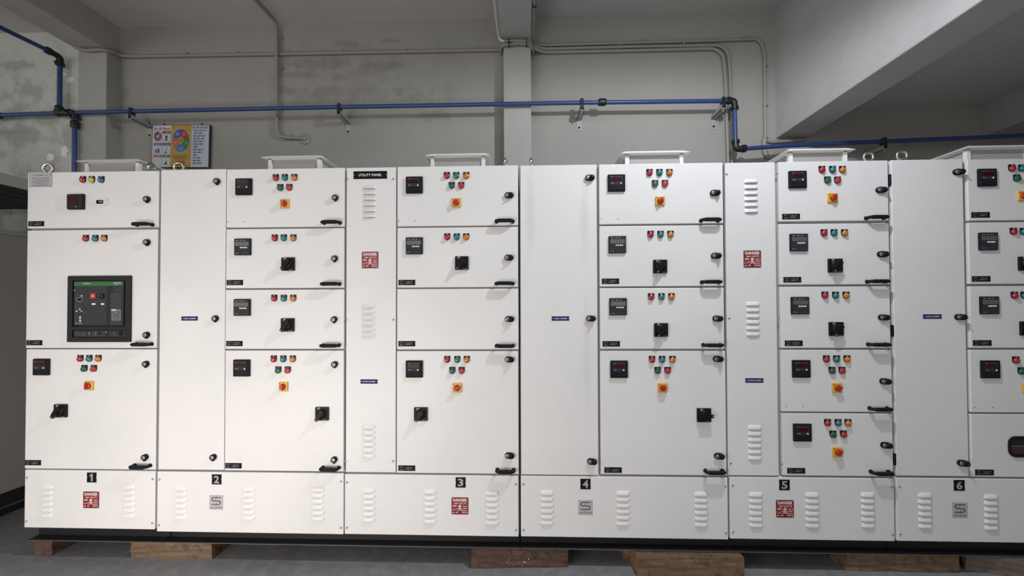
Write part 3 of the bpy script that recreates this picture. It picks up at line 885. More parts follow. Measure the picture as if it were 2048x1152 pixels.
# ------------------------------------------------------------------ the six switchgear cabinets
# seams and fittings in metres: doors (x0, x1, z0, z1) and their fittings (kind, x, z), then the bottom cover
CABS = [([('feeder',
    (-2.932, -2.135, 1.93, 2.261),
    [('lamp_R', -2.591, 2.212),
     ('lamp_Y', -2.537, 2.211),
     ('lamp_B', -2.479, 2.21),
     ('energymeter', -2.626, 2.082),
     ('controller', -2.467, 2.078),
     ('lock', -2.199, 2.092),
     ('handle', -2.214, 1.943),
     ('nameplate', -2.875, 1.957),
     ('ratingplate', -2.851, 2.215)]),
   ('breaker',
    (-2.93, -2.139, 1.226, 1.918),
    [('lamp_R', -2.569, 1.866),
     ('lamp_G', -2.511, 1.865),
     ('lamp_O', -2.457, 1.865),
     ('lock', -2.196, 1.841),
     ('lock', -2.193, 1.303),
     ('breaker', -2.477, 1.454),
     ('nameplate', -2.876, 1.257),
     ('handle', -2.212, 1.249)]),
   ('feeder',
    (-2.926, -2.138, 0.523, 1.219),
    [('ammeter', -2.824, 1.116),
     ('lamp_R', -2.593, 1.164),
     ('lamp_G', -2.539, 1.164),
     ('lamp_O', -2.484, 1.164),
     ('button_G', -2.568, 1.106),
     ('button_R', -2.511, 1.106),
     ('isolator', -2.537, 1.008, 90),
     ('rotary', -2.704, 0.862, 0),
     ('lock', -2.195, 1.135),
     ('lock', -2.195, 0.598),
     ('nameplate', -2.874, 0.558),
     ('handle', -2.214, 0.549)])],
  (-2.924, -2.139, 0.181, 0.516),
  [('number', -2.518, 0.476, '1'), ('danger', -2.52, 0.347), ('louver', -2.787, 0.339), ('louver', -2.294, 0.345)]),
 ([('cable',
    (-2.122, -1.733, 0.526, 2.265),
    [('lock', -1.782, 2.191), ('lock', -1.785, 1.397), ('lock', -1.791, 0.602), ('bluelabel', -1.942, 1.397, 'CABLE CHAMBER')]),
   ('feeder',
    (-1.729, -1.034, 1.923, 2.262),
    [('ammeter', -1.622, 2.157),
     ('lamp_R', -1.436, 2.207),
     ('lamp_G', -1.383, 2.207),
     ('lamp_O', -1.327, 2.206),
     ('button_G', -1.409, 2.149),
     ('button_R', -1.356, 2.149),
     ('isolator', -1.381, 2.056, 80),
     ('lock', -1.086, 2.087),
     ('handle', -1.105, 1.943),
     ('hole', -1.719, 1.956),
     ('hole', -1.627, 1.955)]),
   ('feeder',
    (-1.729, -1.036, 1.571, 1.914),
    [('multimeter', -1.626, 1.809),
     ('lamp_R', -1.44, 1.858),
     ('lamp_G', -1.387, 1.858),
     ('lamp_O', -1.331, 1.857),
     ('rotary', -1.359, 1.708, 0),
     ('lock', -1.088, 1.738),
     ('nameplate', -1.675, 1.604),
     ('handle', -1.107, 1.592)]),
   ('feeder',
    (-1.73, -1.035, 1.221, 1.562),
    [('multimeter', -1.627, 1.46),
     ('lamp_R', -1.441, 1.511),
     ('lamp_G', -1.385, 1.51),
     ('lamp_O', -1.33, 1.51),
     ('rotary', -1.36, 1.359, 0),
     ('lock', -1.09, 1.39),
     ('nameplate', -1.675, 1.252),
     ('handle', -1.109, 1.242)]),
   ('feeder',
    (-1.729, -1.036, 0.524, 1.212),
    [('ammeter', -1.627, 1.112),
     ('lamp_R', -1.442, 1.162),
     ('lamp_G', -1.386, 1.162),
     ('lamp_O', -1.331, 1.162),
     ('button_G', -1.415, 1.099),
     ('button_R', -1.36, 1.099),
     ('isolator', -1.384, 1.006, -80),
     ('rotary', -1.158, 0.853, 0),
     ('lock', -1.086, 1.134),
     ('lock', -1.087, 0.594),
     ('nameplate', -1.676, 0.552),
     ('handle', -1.108, 0.547)])],
  (-2.127, -1.035, 0.17, 0.514),
  [('number', -1.774, 0.473, '2'), ('logo', -1.776, 0.342), ('louver', -1.987, 0.341), ('louver', -1.587, 0.343), ('louver', -1.182, 0.345)]),
 ([('busbar',
    (-1.023, -0.736, 0.522, 2.261),
    [('titleplate', -0.884, 2.217, 'UTILITY PANEL'),
     ('louver', -0.886, 2.065),
     ('louver', -0.89, 1.389),
     ('louver', -0.889, 0.704),
     ('danger', -0.884, 1.729),
     ('bluelabel', -0.889, 1.036, 'BUS BAR CHAMBER'),
     ('screw', -1.018, 2.196),
     ('screw', -0.75, 2.192),
     ('screw', -1.021, 1.389),
     ('screw', -0.749, 1.388),
     ('screw', -1.023, 0.584),
     ('screw', -0.751, 0.587)]),
   ('feeder',
    (-0.728, -0.037, 1.92, 2.262),
    [('ammeter', -0.628, 2.154),
     ('lamp_R', -0.442, 2.205),
     ('lamp_G', -0.388, 2.204),
     ('lamp_O', -0.331, 2.203),
     ('button_G', -0.414, 2.148),
     ('button_R', -0.36, 2.147),
     ('isolator', -0.388, 2.05, 90),
     ('lock', -0.093, 2.089),
     ('handle', -0.113, 1.941),
     ('hole', -0.718, 1.951),
     ('hole', -0.626, 1.95)]),
   ('feeder',
    (-0.728, -0.038, 1.57, 1.912),
    [('multimeter', -0.628, 1.807),
     ('lamp_R', -0.44, 1.855),
     ('lamp_G', -0.386, 1.854),
     ('lamp_O', -0.332, 1.854),
     ('rotary', -0.357, 1.707, 0),
     ('lock', -0.095, 1.736),
     ('nameplate', -0.672, 1.599),
     ('handle', -0.114, 1.59)]),
   ('blank', (-0.729, -0.037, 1.218, 1.562), [('lock', -0.093, 1.39), ('nameplate', -0.672, 1.251), ('handle', -0.114, 1.24)]),
   ('feeder',
    (-0.73, -0.039, 0.52, 1.209),
    [('ammeter', -0.628, 1.108),
     ('lamp_R', -0.441, 1.16),
     ('lamp_G', -0.384, 1.16),
     ('lamp_O', -0.33, 1.16),
     ('button_G', -0.412, 1.098),
     ('button_R', -0.359, 1.098),
     ('isolator', -0.384, 1.003, 15),
     ('rotary', -0.591, 0.854, 0),
     ('lock', -0.094, 1.163),
     ('lock', -0.095, 0.626),
     ('nameplate', -0.672, 0.548),
     ('handle', -0.113, 0.545)])],
  (-1.028, -0.041, 0.172, 0.51),
  [('number', -0.366, 0.471, '3'), ('danger', -0.37, 0.34), ('louver', -0.888, 0.343), ('louver', -0.537, 0.339), ('louver', -0.187, 0.336)]),
 ([('cable',
    (-0.024, 0.406, 0.518, 2.259),
    [('lock', 0.361, 2.182), ('lock', 0.362, 1.392), ('lock', 0.363, 0.597), ('bluelabel', 0.199, 1.392, 'CABLE CHAMBER')]),
   ('feeder',
    (0.42, 1.105, 1.92, 2.259),
    [('ammeter', 0.515, 2.15),
     ('lamp_R', 0.7, 2.206),
     ('lamp_G', 0.755, 2.205),
     ('lamp_O', 0.81, 2.204),
     ('button_G', 0.73, 2.143),
     ('button_R', 0.785, 2.143),
     ('isolator', 0.756, 2.047, 60),
     ('lock', 1.052, 2.088),
     ('handle', 1.028, 1.935),
     ('hole', 0.432, 1.95),
     ('hole', 0.524, 1.949)]),
   ('feeder',
    (0.42, 1.104, 1.57, 1.91),
    [('multimeter', 0.517, 1.804),
     ('lamp_R', 0.703, 1.859),
     ('lamp_G', 0.758, 1.858),
     ('lamp_O', 0.813, 1.858),
     ('rotary', 0.753, 1.68, 0),
     ('lock', 1.054, 1.738),
     ('nameplate', 0.479, 1.6),
     ('handle', 1.029, 1.592)]),
   ('feeder',
    (0.42, 1.104, 1.221, 1.561),
    [('multimeter', 0.519, 1.457),
     ('lamp_R', 0.703, 1.51),
     ('lamp_G', 0.76, 1.51),
     ('lamp_O', 0.815, 1.51),
     ('rotary', 0.755, 1.327, 0),
     ('lock', 1.059, 1.39),
     ('nameplate', 0.481, 1.25),
     ('handle', 1.033, 1.244)]),
   ('feeder',
    (0.419, 1.108, 0.524, 1.21),
    [('ammeter', 0.522, 1.109),
     ('lamp_R', 0.705, 1.161),
     ('lamp_G', 0.76, 1.161),
     ('lamp_O', 0.817, 1.161),
     ('button_G', 0.735, 1.1),
     ('button_R', 0.79, 1.1),
     ('isolator', 0.761, 1.007, -10),
     ('rotary', 0.985, 0.857, 1),
     ('lock', 1.059, 1.167),
     ('lock', 1.059, 0.633),
     ('nameplate', 0.486, 0.549),
     ('handle', 1.037, 0.551)])],
  (-0.027, 1.113, 0.174, 0.511),
  [('number', 0.333, 0.47, '4'), ('logo', 0.332, 0.341), ('louver', 0.121, 0.34), ('louver', 0.542, 0.342), ('louver', 0.969, 0.342)]),
 ([('busbar',
    (1.118, 1.39, 0.525, 2.257),
    [('louver', 1.257, 2.07),
     ('louver', 1.26, 1.389),
     ('louver', 1.263, 0.71),
     ('danger', 1.26, 1.719),
     ('bluelabel', 1.263, 1.048, 'BUS BAR CHAMBER'),
     ('screw', 1.125, 2.194),
     ('screw', 1.395, 2.191),
     ('screw', 1.13, 1.392),
     ('screw', 1.398, 1.392),
     ('screw', 1.129, 0.593),
     ('screw', 1.402, 0.591)]),
   ('feeder',
    (1.41, 1.999, 1.926, 2.258),
    [('ammeter', 1.507, 2.156),
     ('lamp_R', 1.642, 2.209),
     ('lamp_G', 1.699, 2.208),
     ('lamp_O', 1.752, 2.207),
     ('button_G', 1.671, 2.15),
     ('button_R', 1.725, 2.149),
     ('isolator', 1.695, 2.053, 60),
     ('lock', 1.949, 2.093),
     ('nameplate', 1.473, 1.953),
     ('handle', 1.922, 1.939)]),
   ('feeder',
    (1.408, 1.999, 1.575, 1.912),
    [('multimeter', 1.509, 1.808),
     ('lamp_R', 1.648, 1.858),
     ('lamp_G', 1.702, 1.858),
     ('lamp_O', 1.758, 1.857),
     ('rotary', 1.703, 1.679, 0),
     ('lock', 1.951, 1.74),
     ('nameplate', 1.475, 1.603),
     ('handle', 1.922, 1.59)]),
   ('feeder',
    (1.409, 1.998, 1.226, 1.564),
    [('multimeter', 1.511, 1.46),
     ('lamp_R', 1.648, 1.515),
     ('lamp_G', 1.705, 1.514),
     ('lamp_O', 1.761, 1.514),
     ('rotary', 1.703, 1.331, 0),
     ('lock', 1.951, 1.394),
     ('nameplate', 1.478, 1.253),
     ('handle', 1.922, 1.247)]),
   ('feeder',
    (1.41, 2.001, 0.877, 1.216),
    [('ammeter', 1.513, 1.113),
     ('lamp_R', 1.651, 1.165),
     ('lamp_G', 1.705, 1.165),
     ('lamp_O', 1.761, 1.165),
     ('button_G', 1.68, 1.102),
     ('button_R', 1.733, 1.102),
     ('isolator', 1.704, 1.01, 15),
     ('lock', 1.953, 1.046),
     ('handle', 1.924, 0.899),
     ('hole', 1.433, 0.905),
     ('hole', 1.524, 0.906)]),
   ('feeder',
    (1.411, 2.0, 0.528, 0.868),
    [('ammeter', 1.514, 0.765),
     ('lamp_R', 1.652, 0.817),
     ('lamp_G', 1.708, 0.817),
     ('lamp_O', 1.761, 0.817),
     ('button_G', 1.68, 0.754),
     ('button_R', 1.736, 0.755),
     ('isolator', 1.701, 0.66, 40),
     ('lock', 1.952, 0.7),
     ('nameplate', 1.482, 0.555),
     ('handle', 1.925, 0.555)])],
  (1.124, 2.002, 0.179, 0.517),
  [('number', 1.418, 0.477, '5'), ('danger', 1.419, 0.347), ('louver', 1.264, 0.343), ('louver', 1.567, 0.345), ('louver', 1.862, 0.349)]),
 ([('cable',
    (2.017, 2.396, 0.533, 2.259),
    [('lock', 2.36, 2.186), ('lock', 2.355, 1.395), ('lock', 2.353, 0.607), ('bluelabel', 2.219, 1.398, 'CABLE CHAMBER')]),
   ('feeder',
    (2.421, 3.052, 1.92, 2.256),
    [('ammeter', 2.515, 2.153),
     ('lamp_R', 2.65, 2.202),
     ('lamp_G', 2.702, 2.201),
     ('button_G', 2.675, 2.147),
     ('isolator', 2.702, 2.051, 60),
     ('nameplate', 2.483, 1.951)]),
   ('feeder',
    (2.419, 3.049, 1.574, 1.91),
    [('multimeter', 2.514, 1.805), ('lamp_R', 2.651, 1.857), ('lamp_G', 2.703, 1.856), ('rotary', 2.709, 1.683, 0), ('nameplate', 2.479, 1.602)]),
   ('feeder',
    (2.418, 3.046, 1.227, 1.562),
    [('multimeter', 2.513, 1.458), ('lamp_R', 2.649, 1.51), ('lamp_G', 2.7, 1.51), ('rotary', 2.71, 1.333, 0), ('nameplate', 2.478, 1.254)]),
   ('feeder',
    (2.414, 3.046, 0.878, 1.216),
    [('ammeter', 2.511, 1.112),
     ('lamp_R', 2.649, 1.16),
     ('button_G', 2.676, 1.101),
     ('isolator', 2.705, 1.011, 30),
     ('hole', 2.432, 0.905),
     ('hole', 2.526, 0.905)]),
   ('window', (2.412, 3.043, 0.531, 0.869), [('nameplate', 2.476, 0.556), ('ovalwindow', 2.714, 0.696)])],
  (2.015, 3.043, 0.181, 0.521),
  [('number', 2.343, 0.485, '6'), ('logo', 2.344, 0.353), ('louver', 2.163, 0.35), ('louver', 2.507, 0.346), ('louver', 2.876, 0.346)])]
CAB_INFO = [
 ('white switchgear cabinet with the black air circuit breaker, plate 1', -2.932, -2.131),
 ('white switchgear cabinet with plate 2, between the breaker cabinet and the UTILITY PANEL one', -2.126, -1.031),
 ('white switchgear cabinet with the UTILITY PANEL sign on top and plate 3', -1.028, -0.036),
 ('white switchgear cabinet with plate 4 and a wide cable chamber door on its left', -0.029, 1.109),
 ('white switchgear cabinet with plate 5, five small feeder doors in one column', 1.118, 2.003),
 ('white switchgear cabinet with plate 6, cut off by the right picture edge', 2.012, 3.050),
]
DT = 0.022          # door thickness
def fitting(door, it, dx, dz, ci):
    k = it[0]; loc = (it[1] - dx, 0, it[2] - dz)
    ex = it[3] if len(it) > 3 else None
    if k.startswith('lamp_'):
        o = place(LAMPS[k[5]], 'indicator_lamp', door, loc)
        o['label'] = dict(R='red', G='teal', O='amber', Y='yellow', B='blue')[k[5]] + ' indicator lamp'
    elif k.startswith('button_'):
        o = place(BUTTONS[k[7]], 'push_button', door, loc)
        o['label'] = dict(R='red', G='green')[k[7]] + ' push button'
    elif k == 'ammeter': place(AMM, 'digital_ammeter', door, loc)
    elif k == 'multimeter': place(MUL, 'digital_multimeter', door, loc)
    elif k == 'energymeter': place(ENE, 'energy_meter', door, loc)
    elif k == 'controller': place(CON, 'temperature_controller', door, loc)
    elif k == 'lock': place(LOCKS[1 if ci >= 2 else 0], 'door_lock', door, loc)
    elif k == 'handle': place(HND, 'pull_handle', door, loc)
    elif k == 'isolator':
        if ex not in ISO: ISO[ex] = m_isolator(ISO_ANG.get(ex, ex))
        o = place(ISO[ex], 'isolator_switch', door, loc); o['label'] = 'red knob on a yellow square plate'
    elif k == 'rotary': place(ROT[1 if ex else 0], 'rotary_handle', door, loc)
    elif k == 'nameplate': place(NAM, 'nameplate', door, loc)
    elif k == 'bluelabel': place(m_bluelabel(ex), 'blue_label', door, loc)
    elif k == 'titleplate': place(m_titleplate(ex), 'title_plate', door, loc)
    elif k == 'danger': place(DAN, 'danger_plate', door, loc)
    elif k == 'logo': place(LOG, 'logo_plate', door, loc)
    elif k == 'number': place(m_number(ex), 'number_plate', door, loc)
    elif k == 'ratingplate': place(RAT, 'rating_plate', door, loc)
    elif k == 'breaker':
        for nm, me in BRK: place(me, nm, door, loc)
    elif k == 'ovalwindow':
        b = MB(); W, H = 0.226, 0.112
        o_, i_ = rrect(W, H, 0.038, 6), rrect(W - 0.022, H - 0.022, 0.028, 6)
        n = len(o_)
        vs = [(x, -0.007, z) for x, z in o_] + [(x, -0.007, z) for x, z in i_] + [(x, 0, z) for x, z in o_] + [(x, 0.0005, z) for x, z in i_]
        fs = []
        for i in range(n):
            j = (i + 1) % n
            fs += [(i, j, n + j, n + i), (i, 2 * n + i, 2 * n + j, j), (n + i, n + j, 3 * n + j, 3 * n + i)]
        b.add(vs, fs, RUBBER)
        place(b.mesh('window_gasket'), 'window_gasket', door, loc)
        b = MB()
        b.poly(i_, -0.0008, PLATEK)
        b.flat(-W / 2 + 0.013, W / 2 - 0.013, -0.040, -0.004, -0.0012, MCBR)
        b.flat(-W / 2 + 0.012, W / 2 - 0.012, -0.002, 0.008, -0.0012, MCBG)
        b.flat(-W / 2 + 0.016, W / 2 - 0.016, 0.014, 0.036, -0.0012, METERG)
        place(b.mesh('breaker_row'), 'breaker_row', door, loc)
        b = MB(); b.prism(i_, -0.0035, -0.0022, GLASSD)
        place(b.mesh('window_pane'), 'window_pane', door, loc)
ISO_ANG = {}

def door_mesh(kind, w, h, items, cx, cz):
    b = MB()
    b.box(-w / 2, w / 2, 0.0, DT, -h / 2, h / 2, WHITE, 0.003, 2)
    for it in items:
        if it[0] == 'louver': louvre_column(b, it[1] - cx, it[2] - cz)
        elif it[0] == 'screw': screw(b, it[1] - cx, it[2] - cz)
        elif it[0] == 'hole': b.poly(arc(it[1] - cx, it[2] - cz, 0.0028, 0, 330, 10), -0.0004, BRKK)
    return b

for ci, (doors, base, bitems) in enumerate(CABS):
    label, xl, xr = CAB_INFO[ci]
    xm = (xl + xr) / 2
    root = thing('switchgear_cabinet', label, 'electrical cabinet', (xm, 0, 0.175), 'row of white switchgear cabinets')
    top = max(d[1][3] for d in doors) - 0.004
    b = MB()
    b.box(xl - xm, xr - xm, DT + 0.001, 0.62, 0.0, top - 0.175, FRAME)
    b.box(xl - xm, xr - xm, DT + 0.012, 0.622, top - 0.175, top - 0.170, WHITE)
    for sx in (xl - xm - 0.0005, xr - xm - 0.0035):
        b.box(sx, sx + 0.004, DT + 0.030, 0.621, 0.001, top - 0.172, WHITE)
    for i in range(5):
        b.lathe([(0.008, top - 0.170), (0.008, top - 0.164), (0.004, top - 0.161)], STEEL, (xl - xm) + (xr - xl) * (0.08 + 0.21 * i), 0.045, 8, axis='Z')
    b.build('cabinet_body', root)
    for kind, (x0, x1, z0, z1), items in doors:
        cx, cz = (x0 + x1) / 2, (z0 + z1) / 2
        nm = 'cover_panel' if kind == 'busbar' else 'cabinet_door'
        d = door_mesh(kind, x1 - x0, z1 - z0, items, cx, cz).build(nm, root, (cx - xm, 0, cz - 0.175))
        d['label'] = {'busbar': 'bolted bus bar chamber cover with louvres', 'cable': 'tall cable chamber door', 'breaker': 'door around the circuit breaker',
                      'blank': 'blank door with a lock only', 'window': 'door with a black rimmed window', 'feeder': 'feeder door with meter and lamps'}[kind]
        for it in items:
            if it[0] not in ('louver', 'screw', 'hole'):
                fitting(d, it, cx, cz, ci)
        if kind == 'cable' and ci in (3, 5):
            for z in ((2.15, 1.32, 0.62) if ci == 5 else ()):
                place(HIN, 'hinge', d, (-(x1 - x0) / 2 - 0.004, 0.004, z - cz))
    x0, x1, z0, z1 = base
    cx, cz = (x0 + x1) / 2, (z0 + z1) / 2
    bb = bitems + [('screw', x0 + 0.014, z1 - 0.045), ('screw', x1 - 0.014, z1 - 0.045), ('screw', x0 + 0.014, z0 + 0.038), ('screw', x1 - 0.014, z0 + 0.038)]
    d = door_mesh('base', x1 - x0, z1 - z0, bb, cx, cz).build('bottom_cover', root, (cx - xm, 0, cz - 0.175))
    d['label'] = 'bottom cover with louvres'
    for it in bitems:
        if it[0] != 'louver':
            fitting(d, it, cx, cz, ci)
    # vent hood on the roof
    hx0, hx1 = [(-2.768, -2.363), (-1.600, -1.217), (-0.596, -0.209), (0.573, 0.970), (1.527, 1.917), (2.536, 2.940)][ci]
    hc = (hx0 + hx1) / 2 - xm; hw = hx1 - hx0
    zt = top - 0.170
    b = MB()
    w2 = hw / 2 - 0.028
    b.box(-w2, -w2 + 0.022, 0.012, 0.034, 0, 0.112, HOODM); b.box(w2 - 0.022, w2, 0.012, 0.034, 0, 0.112, HOODM)
    b.box(-w2, w2, 0.012, 0.030, 0, 0.028, HOODM); b.box(-w2, w2, 0.012, 0.030, 0.100, 0.112, HOODM)
    b.box(-w2, -w2 + 0.02, 0.36, 0.38, 0, 0.112, HOODM); b.box(w2 - 0.02, w2, 0.36, 0.38, 0, 0.112, HOODM)
    b.box(-w2, w2, 0.362, 0.378, 0, 0.112, HOODM)
    for sx in (-w2 + 0.001, w2 - 0.019): b.box(sx, sx + 0.018, 0.030, 0.364, 0.098, 0.111, HOODM); b.box(sx, sx + 0.018, 0.030, 0.364, 0.001, 0.02, HOODM)
    hood = b.build('vent_hood', root, (hc, 0.12, zt))
    b = MB(); b.box(-w2 + 0.004, w2 - 0.004, 0.020, 0.024, 0.01, 0.108, HMESH)
    for sx in (-1, 1): b.box(sx * (w2 - 0.010) - 0.002, sx * (w2 - 0.010) + 0.002, 0.03, 0.37, 0.01, 0.108, HMESH)
    b.build('wire_mesh', hood)
    b = MB()                                   # shallow hipped canopy with a drip edge
    a, c0, c1 = hw / 2, -0.012, 0.405
    vs = [(-a, c0, 0.106), (a, c0, 0.106), (a, c1, 0.106), (-a, c1, 0.106), (-a + 0.030, c0 + 0.020, 0.121), (a - 0.030, c0 + 0.020, 0.121), (a - 0.030, c1 - 0.03, 0.121), (-a + 0.030, c1 - 0.03, 0.121),
          (-a, c0, 0.104), (a, c0, 0.104), (a, c1, 0.104), (-a, c1, 0.104)]
    b.add(vs, [(0, 1, 5, 4), (1, 2, 6, 5), (2, 3, 7, 6), (3, 0, 4, 7), (4, 5, 6, 7), (8, 9, 1, 0), (9, 10, 2, 1), (10, 11, 3, 2), (11, 8, 0, 3), (11, 10, 9, 8)], HOODM)
    b.build('canopy', hood)
    # lifting eye bolts
    for ex, ey, rz in {0: ((-2.890, 0.065, 14), (-2.262, 0.085, 98)), 1: ((-2.092, 0.085, 16),), 2: ((-0.112, 0.10, 78),), 3: ((0.040, 0.10, 80),), 4: ((1.960, 0.075, -4),), 5: ((2.135, 0.065, -8),)}[ci]:
        b = MB()
        b.lathe([(0.018, 0.0), (0.018, 0.010), (0.010, 0.014), (0.009, 0.024)], EYEM, 0, 0, 14, axis='Z')
        ring = [(0.0245 * math.cos(2 * math.pi * i / 24), 0, 0.047 + 0.0245 * math.sin(2 * math.pi * i / 24)) for i in range(25)]
        b.tube(ring, 0.0072, EYEM, 10, cap=False)
        b.build('lifting_eye', root, (ex - xm, ey, zt), (0, 0, R(rz)))

# ------------------------------------------------------------------ base frames: steel channels, open to the front
def base_frame(x0, x1, label):
    t = thing('base_frame', label, 'base frame', ((x0 + x1) / 2, 0, 0.104), 'black channel base frames')
    w = (x1 - x0) / 2
    b = MB()
    b.box(-w, w, 0.055, 0.061, 0.0, 0.071, BASEK)
    b.box(-w, w, 0.004, 0.058, 0.0, 0.006, BASEK, 0.001)
    b.box(-w, w, 0.026, 0.058, 0.064, 0.0705, BASEK, 0.001)
    b.box(-w, w, 0.0025, 0.0045, 0.0005, 0.0028, BASEE)
    b.build('front_channel', t)
    b = MB()
    b.box(-w, w, 0.56, 0.566, 0.0, 0.071, BASEK); b.box(-w, w, 0.565, 0.62, 0.0, 0.006, BASEK)
    b.build('rear_channel', t)
    for sx in (-1, 1):
        b = MB(); b.box(sx * (w - 0.02) - 0.004, sx * (w - 0.02) + 0.004, 0.062, 0.559, 0.001, 0.069, BASEK)
        b.build('end_channel', t)
    for i in range(max(2, int(w * 2 / 0.42))):
        n = max(2, int(w * 2 / 0.42))
        b = MB(); b.lathe([(0.006, 0.0), (0.006, -0.006), (0.003, -0.008)], STEEL, 0, 0, 8, axis='Z')
        b.build('fixing_bolt', t, (-w + (i + 0.5) * 2 * w / n, 0.034, 0.064))
base_frame(-2.905, -2.095, 'black channel base frame under the cabinet with plate 1')
base_frame(-2.088, -0.036, 'long black channel base frame under the cabinets with plates 2 and 3')
base_frame(-0.030, 2.000, 'long black channel base frame under the cabinets with plates 4 and 5')
base_frame(2.006, 3.045, 'black channel base frame under the cabinet with plate 6')

# ------------------------------------------------------------------ timber packing under the base
def timber(name, label, pts_front, y1, h, m, rz=0.0, bev=0.006, seed=1, endm=None):
    x0, x1, y0 = pts_front
    L_, D_ = x1 - x0, y1 - y0
    b = bmesh.new()
    bmesh.ops.create_cube(b, size=1)
    bmesh.ops.scale(b, vec=(L_, D_, h), verts=b.verts)
    bmesh.ops.subdivide_edges(b, edges=b.edges[:], cuts=4, use_grid_fill=True)
    r = random.Random(seed)
    for v in b.verts:
        top = v.co.z > h * 0.45
        v.co += Vector((r.uniform(-1, 1) * 0.003, r.uniform(-1, 1) * 0.003, 0 if (v.co.z < -h * 0.45 or top) else r.uniform(-1, 1) * 0.002))
    q = MB().from_bm(b, m)
    if endm:
        k = q.mi(endm)
        for i, f in enumerate(q.f):
            c = sum((q.v[j][0] for j in f)) / len(f)
            if abs(abs(c) - L_ / 2) < 0.006 and len({round(q.v[j][0], 2) for j in f}) == 1: q.m[i] = k
    o = q.build('timber_block', None, ((x0 + x1) / 2, (y0 + y1) / 2, h / 2), (0, 0, rz))
    return tag(o, label, 'timber block', 'timber blocks under the cabinets')
timber('b', 'small dark red timber block under the left end of the cabinet with plate 1', (-2.903, -2.797, 0.036), 0.60, 0.103, WOODB, 0, seed=1)
timber('b', 'light brown timber block under the joint of the cabinets with plates 1 and 2', (-2.305, -1.822, 0.026), 0.145, 0.103, WOODA, 0.006, seed=2)
timber('b', 'dark red brown timber block with white specks under the cabinet with plate 3', (-0.308, 0.233, 0.0), 0.12, 0.103, WOODB, 0.05, seed=3)
speck = random.Random(11)
for o_ in [o for o in COL.objects if o.name.startswith('timber_block') and 'specks' in o.get('label', '')]:
    q = MB()
    for _ in range(12):
        q.poly(arc(speck.gauss(0.0, 0.05), speck.uniform(-0.038, 0.0), speck.uniform(0.0012, 0.003), 0, 320, 7), -0.0645, WHITEP)
    q.build('paint_specks', o_)
timber('b', 'thick brown timber log sticking out in front under the cabinet with plate 4', (0.600, 1.176, -0.045), 0.085, 0.0985, WOODA, 0.035, seed=4, endm=WOODE)
timber('b', 'timber block set crosswise behind the log under the cabinet with plate 4', (0.555, 0.660, 0.092), 0.45, 0.103, WOODA, 0.02, seed=5)
timber('b', 'rough brown timber block under the joint of the cabinets with plates 5 and 6', (1.757, 2.362, 0.022), 0.135, 0.103, WOODA, 0.0, seed=6)
timber('b', 'old grey timber block set at an angle under the cabinet with plate 6', (2.43, 3.02, -0.045), 0.06, 0.099, WOODC, -0.34, seed=7)

# ------------------------------------------------------------------ blue compressed-air line on the back wall
PY = 0.845
PR = 0.0160
def clamp_joint(b, p, d, r=0.027, l=0.030):
    p = Vector(p); d = Vector(d)
    b.tube([p - d * l, p - d * (l - 0.006), p + d * (l - 0.006), p + d * l], [r * 0.85, r, r, r * 0.85], FITK, 14)
    for s in (-0.4, 0.4):
        b.tube([p + d * l * (s - 0.14), p + d * l * (s + 0.14)], r * 1.07, FITK, 14)

line = thing('compressed_air_pipe', 'long blue compressed air pipe running along the back wall with black fittings', 'pipe', (0, PY, 3.05))
OFF = Vector((0, PY, 3.05))
def L_(p): return Vector(p) - OFF
def bpipe(pts, nm='pipe_run'):
    MB().tube([L_(p) for p in pts], PR, BLUEP, 14).build(nm, line)
bpipe([(-3.66, PY, 3.054), (-2.6, PY, 3.055), (-1.472, PY, 3.057), (0.449, PY, 3.053), (1.60, PY, 3.044)])
bpipe([(1.623, PY, 3.02), (1.628, PY, 2.70)], 'pipe_drop')
bpipe([(1.65, PY, 2.668), (2.024, PY, 2.690), (2.9, PY, 2.713), (4.48, PY, 2.755)])
bpipe([(-3.665, PY, 2.99), (-3.662, PY, 0.05)], 'pipe_drop')
bpipe([(-8.5, PY, 3.00), (-4.3, PY, 3.046), (-3.69, PY, 3.055)])
bpipe([(-3.797, PY, 3.06), (-3.797, PY, 3.50)], 'pipe_riser')
bpipe([(-3.797, PY - 0.02, 3.52), (-3.83, 0.47, 3.513), (-4.0, -1.6, 3.50), (-4.3, -4.5, 3.49)], 'pipe_branch')
def joint(nm, segs):
    b = MB()
    for p, d in segs: clamp_joint(b, L_(p), d)
    b.build(nm, line)
def elbow(p0, c, p1, nm='elbow_joint'):
    b = MB()
    path = bend([L_(p0), L_(c), L_(p1)], 0.05, 6)
    b.tube(path, 0.023, FITK, 14)
    for q, d in ((path[0], path[1] - path[0]), (path[-1], path[-1] - path[-2])):
        d = d.normalized()
        b.tube([q - d * 0.012, q + d * 0.012], 0.029, FITK, 14)
        b.box(-0.005, 0.005, -0.040, 0.0, -0.008, 0.008, FITK, 0.001, at=q)
    b.build(nm, line)
elbow((1.575, PY, 3.045), (1.622, PY, 3.043), (1.624, PY, 2.985))
elbow((1.628, PY, 2.725), (1.630, PY, 2.666), (1.690, PY, 2.671))
elbow((-3.797, PY, 3.455), (-3.797, PY, 3.517), (-3.802, PY - 0.075, 3.517))
elbow((-3.712, PY, 3.054), (-3.663, PY, 3.054), (-3.664, PY, 3.010), 'drop_joint')
joint('coupling', [((0.608, PY, 3.053), (1, 0, 0))])
joint('tee_joint', [((-3.797, PY, 3.055), (1, 0, 0)), ((-3.797, PY, 3.080), (0, 0, 1)), ((-3.735, PY, 3.055), (1, 0, 0))])
joint('coupling', [((-3.664, PY, 2.955), (0, 0, 1))])
joint('coupling', [((-4.33, PY, 3.046), (1, 0, 0))])

